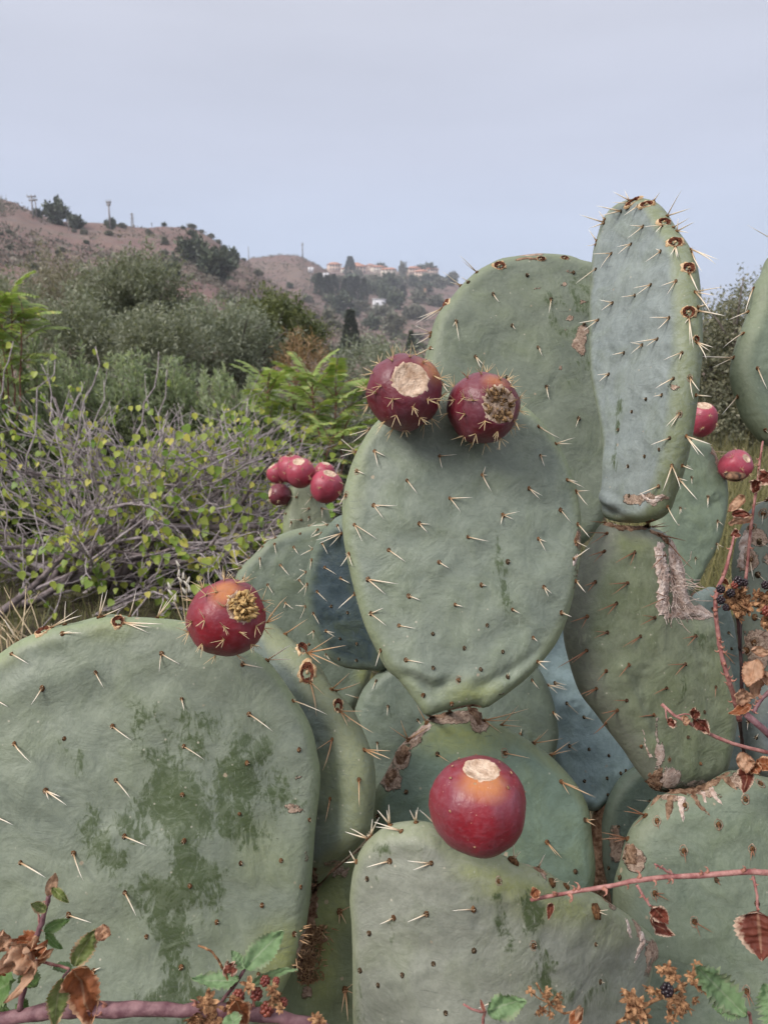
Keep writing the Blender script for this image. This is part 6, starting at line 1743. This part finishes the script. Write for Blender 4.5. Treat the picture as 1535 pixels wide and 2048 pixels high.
b.leaf((500, 2020), (530, 2010), 24, ML_p, .455, .2, .3)

b = Bramble('thorny red bramble cane lying across the pale front pad', gp(1720, .52), 3)
b.cane([(1060, 1800, .482), (1110, 1790, .480), (1200, 1775, .478), (1290, 1758, .476), (1400, 1750, .476), (1535, 1745, .478), (1640, 1770, .49), (1700, 1900, .50), (1720, 2500, .52)], [3.5, 4.5, 5.5, 6, 6.5, 7, 8, 9, 9], M_cane_r, 40, tpx=15)
b.cane([(1345, 1750, .476), (1325, 1738, .474), (1308, 1728, .472)], [3, 2], M_cane_r, 4, 'shoot', 6)
b.cane([(1273, 1770, .476), (1285, 1792, .474), (1300, 1813, .472)], [3, 2.5], M_cane_r, 3, 'leaf_stalk', 6)
b.cane([(1505, 1752, .477), (1512, 1790, .475), (1514, 1822, .473)], [3, 2.5], M_cane_r, 3, 'leaf_stalk', 6)
b.leaf((1303, 1812), (1334, 1846), 34, ML_r, .470, .3, .3, tilt=.3)
b.leaf((1298, 1838), (1344, 1870), 34, ML_r, .470, .4, .3, tilt=-.4)
b.leaf((1514, 1822), (1522, 1918), 92, ML_r, .468, .3, .25, fold=.15, label='large heart-shaped dead leaf hanging from the red cane')
b.leaf((1072, 1796), (1066, 1774), 22, ML_o, .476, .5, .4)
b.leaf((1102, 1805), (1096, 1838), 15, ML_r, .476, .3, .4)
b = Bramble('short red bramble cane with small dead leaves crossing the wounded pad', gp(1750, .68), 4)
b.cane([(1322, 1408, .655), (1345, 1430, .652), (1380, 1448, .65), (1430, 1474, .65), (1480, 1492, .65), (1535, 1506, .65), (1640, 1560, .66), (1740, 1900, .67), (1750, 2500, .68)], [3, 3.5, 4.5, 5.5, 6, 6.5, 7, 8, 8], M_cane_r, 30, tpx=12)
b.cane([(1352, 1432, .652), (1372, 1428, .65), (1388, 1434, .648)], [1.6, 1.4], M_cane_r, 0, 'leaf_stalk')
b.cane([(1330, 1418, .652), (1332, 1436, .65), (1338, 1445, .648)], [1.6, 1.4], M_cane_r, 0, 'leaf_stalk')
b.leaf((1336, 1446), (1352, 1444), 22, ML_r, .645, .5, .4, tilt=.4)
b.leaf((1362, 1442), (1378, 1440), 20, ML_b, .645, .5, .4)
b.leaf((1386, 1436), (1390, 1416), 22, ML_r, .645, .5, .4)
b.leaf((1388, 1436), (1416, 1466), 30, ML_r, .645, .5, .4, tilt=.3)
b = Bramble('upright bramble canes with black dried berries and pale dead leaves at the right edge', gp(1500, .84), 5)
b.cane([(1467, 1072, .66), (1458, 1110, .658), (1450, 1140, .655), (1438, 1168, .652), (1430, 1200, .65), (1432, 1250, .65), (1442, 1310, .65), (1455, 1358, .652), (1466, 1392, .66), (1478, 1440, .67)], [2.5, 3.5, 4, 4, 4.5, 5, 5.5], M_cane_r, 34, tpx=10)
b.cane([(1480, 1240, .675), (1478, 1300, .67), (1483, 1360, .67), (1478, 1420, .68), (1482, 1480, .71), (1490, 1540, .76), (1495, 1700, .82), (1500, 2500, .84)], [3, 4, 5, 6, 6, 6], M_cane_d, 16, 'cane', 8)
b.cane([(1524, 882, .69), (1517, 930, .688), (1514, 965, .686), (1508, 1000, .685), (1500, 1060, .69), (1490, 1160, .70), (1480, 1240, .70)], [2, 2.5, 3, 3, 3], M_cane_r, 16, 'cane', 7)
b.cane([(1490, 1430, .64), (1510, 1446, .638), (1540, 1475, .638), (1600, 1560, .64), (1640, 1900, .66), (1650, 2500, .68)], [6, 8, 9, 9], M_cane, 12, 'cane', 8)
b.cane([(1540, 1380, .64), (1520, 1400, .64), (1505, 1425, .64)], [4, 4], M_cane, 8, 'cane', 8)
for (a_, e_, w_, m_, t_) in [((1487, 990), (1455, 1024), 22, ML_b, .3), ((1503, 1030), (1455, 1048), 24, ML_b, -.4), ((1462, 1026), (1500, 1030), 20, ML_r, .3), ((1508, 958), (1510, 985), 26, ML_r, .5), ((1520, 960), (1540, 945), 34, ML_r, -.2), ((1478, 1062), (1462, 1072), 20, ML_r, .2), ((1500, 1300), (1545, 1308), 22, ML_b, .5), ((1512, 1320), (1492, 1375), 40, ML_b, .2), ((1518, 1340), (1505, 1394), 34, ML_b, -.4), ((1468, 1392), (1505, 1396), 34, ML_b, .1), ((1502, 1410), (1456, 1428), 22, ML_o, .4), ((1472, 1524), (1510, 1524), 40, ML_b, .2), ((1490, 1532), (1488, 1585), 32, ML_r, .3), ((1504, 1530), (1516, 1548), 30, ML_o, .3), ((1514, 1520), (1545, 1540), 34, ML_o, -.3), ((1520, 1360), (1545, 1350), 30, ML_b, .3), ((1440, 1160), (1455, 1168), 16, ML_o, .3)]:
    b.leaf(a_, e_, w_, m_, .645 if a_[1] > 1280 else .67, .55, .45, tilt=t_)
for (x_, y_, r_) in [(1480, 1185, 22), (1462, 1200, 20), (1485, 1205, 22), (1470, 1215, 20), (1492, 1215, 16), (1475, 1228, 18), (1455, 1185, 14), (1530, 1195, 18), (1528, 1215, 18), (1512, 1190, 14), (1535, 1230, 18), (1530, 1250, 14)]:
    b.husk(x_, y_, r_, .64)
for (x_, y_, r_) in [(1440, 1178, 9), (1475, 1163, 11), (1440, 1200, 9), (1460, 1186, 9), (1450, 1215, 7), (1530, 1170, 9), (1487, 1165, 8)]:
    b.berry(x_, y_, r_, .632, M_berry_k, 'black_berry')
for (x_, y_, r_) in [(1533, 1222, 11), (1468, 1170, 8)]:
    b.berry(x_, y_, r_, .632, M_berry_r, 'red_berry')
b.cane([(1472, 1225, .645), (1475, 1250, .65), (1478, 1300, .665)], [3, 3], M_cane_d, 2, 'stalk', 5)
b.cane([(1492, 1205, .645), (1510, 1212, .645), (1530, 1215, .645)], [3, 3], M_husk, 2, 'stalk', 5)

b = Bramble('bramble spray of withered brown flower heads with one black berry by a torn green leaf', gp(1330, .46), 6)
b.cane([(1330, 2400, .46), (1235, 2080, .46), (1262, 2035, .455), (1300, 2005, .452), (1340, 1985, .45), (1372, 1965, .45)], [6, 5, 4, 3], M_husk, 6, 'cane', 6)
for (x_, y_, r_) in [(1335, 1938, 15), (1345, 1955, 15), (1322, 1940, 12), (1300, 1980, 15), (1318, 1985, 12), (1360, 1975, 14), (1352, 2000, 18), (1368, 2010, 18), (1358, 2022, 16), (1338, 2015, 14), (1382, 1952, 13), (1392, 1966, 15), (1405, 1972, 14), (1262, 2000, 20), (1275, 2015, 20), (1258, 2030, 18), (1285, 2030, 16), (1250, 1985, 12), (1340, 2035, 12), (1388, 2000, 10), (1392, 1930, 10)]:
    b.husk(x_, y_, r_, .446)
b.berry(1333, 1980, 14, .436, M_berry_k, 'black_berry')
b.cane([(1470, 2400, .46), (1500, 2060, .455), (1482, 2020, .45)], [4, 3.5], M_cane_r, 3, 'leaf_stalk', 5)
b.leaf((1486, 2028), (1388, 1928), 62, ML_p, .446, .3, .3, serr=.22, tear=.5, label='torn pale green leaf')
b.leaf((1484, 2026), (1422, 2012), 34, ML_p, .448, .25, .3, serr=.2, tear=.4)
b.leaf((1560, 2060), (1525, 1965), 60, ML_p, .45, .3, .3, serr=.2, tear=.4)
b = Bramble('thin red stalks with shrivelled buds before the pale front pad', gp(1140, .45), 7)
b.cane([(1140, 2400, .45), (1160, 2060, .445), (1120, 2025, .44), (1090, 1998, .44), (1072, 1965, .44)], [3, 2.5, 2], M_husk, 3, 'stalk', 4)
for (x_, y_) in [(1060, 1982), (1094, 1983), (1092, 1994), (1112, 1998), (1082, 2020), (1102, 2028), (1075, 2024), (1116, 1990), (1118, 2012)]:
    b.husk(x_, y_, 9, .438)
    b.cane([(x_, y_, .44), ((x_ + 1095) / 2, (y_ + 2012) / 2, .441), (1098, 2006, .441)], [1.4, 1.4], M_husk, 0, 'stalk')
b.leaf((1140, 2050), (1165, 2015), 24, ML_o, .438, .6, .5)
b.leaf((1150, 2040), (1160, 2012), 12, ML_b, .436, .6, .5)
b = Bramble('single faded green leaf on a pink stalk in front of the pale pad', gp(960, .45), 8)
b.cane([(960, 2400, .45), (965, 2060, .445), (970, 2028, .44), (945, 2020, .44), (926, 2008, .44)], [3, 3, 2.5], M_cane_r, 2, 'stalk', 4)
b.leaf((974, 2024), (1052, 2000), 54, ML_p, .436, .3, .3, tilt=.5, tear=.3)
b.leaf((968, 2024), (960, 1998), 8, ML_r, .436, .2, .2)

# ================================================================== dry grass stalks and wild oat near the left pads
rg = random.Random(12)
M_straw = mat_simple('straw', (0.42, 0.33, 0.20), (0.62, 0.52, 0.36), 60, .8, .2, .2)
def tuft(label, px, py, dep, n, hpx, spread, name='dry_grass_tuft', lean=.25, z0=None):
    foot_ = pix(px, py, dep)
    root = empty(name, (foot_.x, foot_.y, 0), label, 'grass', 'dry grass tufts')
    mb = MB()
    for k in range(n):
        a_ = pix(px + rg.uniform(-spread, spread), py, dep + rg.uniform(-.05, .05))
        top = pix(px + rg.uniform(-spread, spread) * 1.5 + rg.gauss(0, hpx * lean), py - hpx * rg.uniform(.4, 1.1), dep + rg.uniform(-.08, .08))
        g0 = Vector((a_.x, a_.y, 0)).lerp(Vector((foot_.x, foot_.y, 0)), .6)
        mb.tube([g0, a_.lerp(top, .1), a_.lerp(top, .6) + Vector((rg.gauss(0, .006), 0, 0)), top], [.0016, .0014, .0011, .0005], 4, caps=False)
    mb.build('stalks', M_straw, root, root.location)
tuft('dry straw-coloured grass stalks behind the top edge of the huge pad', 30, 1290, 1.35, 18, 110, 60)
tuft('pale matted dry stalks in the gap below the corky joint', 595, 2060, .82, 60, 130, 34, lean=.5)
tuft('thin straw behind the woody stem of the blue-green pad', 1188, 1760, 1.15, 26, 130, 12, lean=.1)
foot_ = pix(370, 1250, 1.5)
oat = empty('wild_oat', (foot_.x, foot_.y, 0), 'pale wild oat head behind the fruit of the huge pad', 'grass')
mb = MB()
for (sx, sy, tx, ty) in [(372, 1250, 356, 1130), (376, 1250, 372, 1150), (368, 1250, 340, 1180)]:
    a_, t_ = pix(sx, sy, 1.5), pix(tx, ty, 1.5)
    mb.tube([Vector((foot_.x, foot_.y, 0)), a_, a_.lerp(t_, .5), t_], [.0016, .0014, .001, .0006], 4, caps=False)
mb.build('stalks', M_straw, oat, oat.location)
M_oat = mat_simple('oat_husk', (0.66, 0.62, 0.54), (0.78, 0.75, 0.68), 60, .7, .2, .2)
for (x_, y_, a_) in [(355, 1128, .3), (357, 1146, -.3), (360, 1160, .5), (366, 1152, -.2), (372, 1168, .5), (376, 1160, -.5), (368, 1182, .4), (378, 1178, 0), (340, 1185, .5), (350, 1196, -.3), (338, 1172, .2)]:
    c = pix(x_, y_, 1.49); d = Vector((math.sin(a_), 0, -math.cos(a_)))
    mb = MB(); s_ = d.cross(Vector((0, 1, 0)))
    mb.blob(c, d * .009, s_ * .0017, Vector((0, .0015, 0)), 6, 4); mb.blob(c + s_ * .002, d * .008 + s_ * .002, s_ * .0012, Vector((0, .0012, 0)), 6, 4)
    mb.build('spikelet', M_oat, oat, oat.location)

# ================================================================== air
t = NT('haze_air')
pv = t.n('ShaderNodeVolumePrincipled', {'Color': (0.80, 0.84, 0.95, 1.0), 'Density': 0.00048, 'Anisotropy': 0.0})
t.t.links.new(pv.outputs[0], t.out.inputs['Volume'])
mb = MB(); mb.box((0, 0, 54), (3100, 0, 0), (0, 3110, 0), (0, 0, 66))
hz = mb.build('haze', t.mat, smooth=False)
tag(hz, 'pale bluish haze in the air over the far hills', 'haze', kind='stuff')
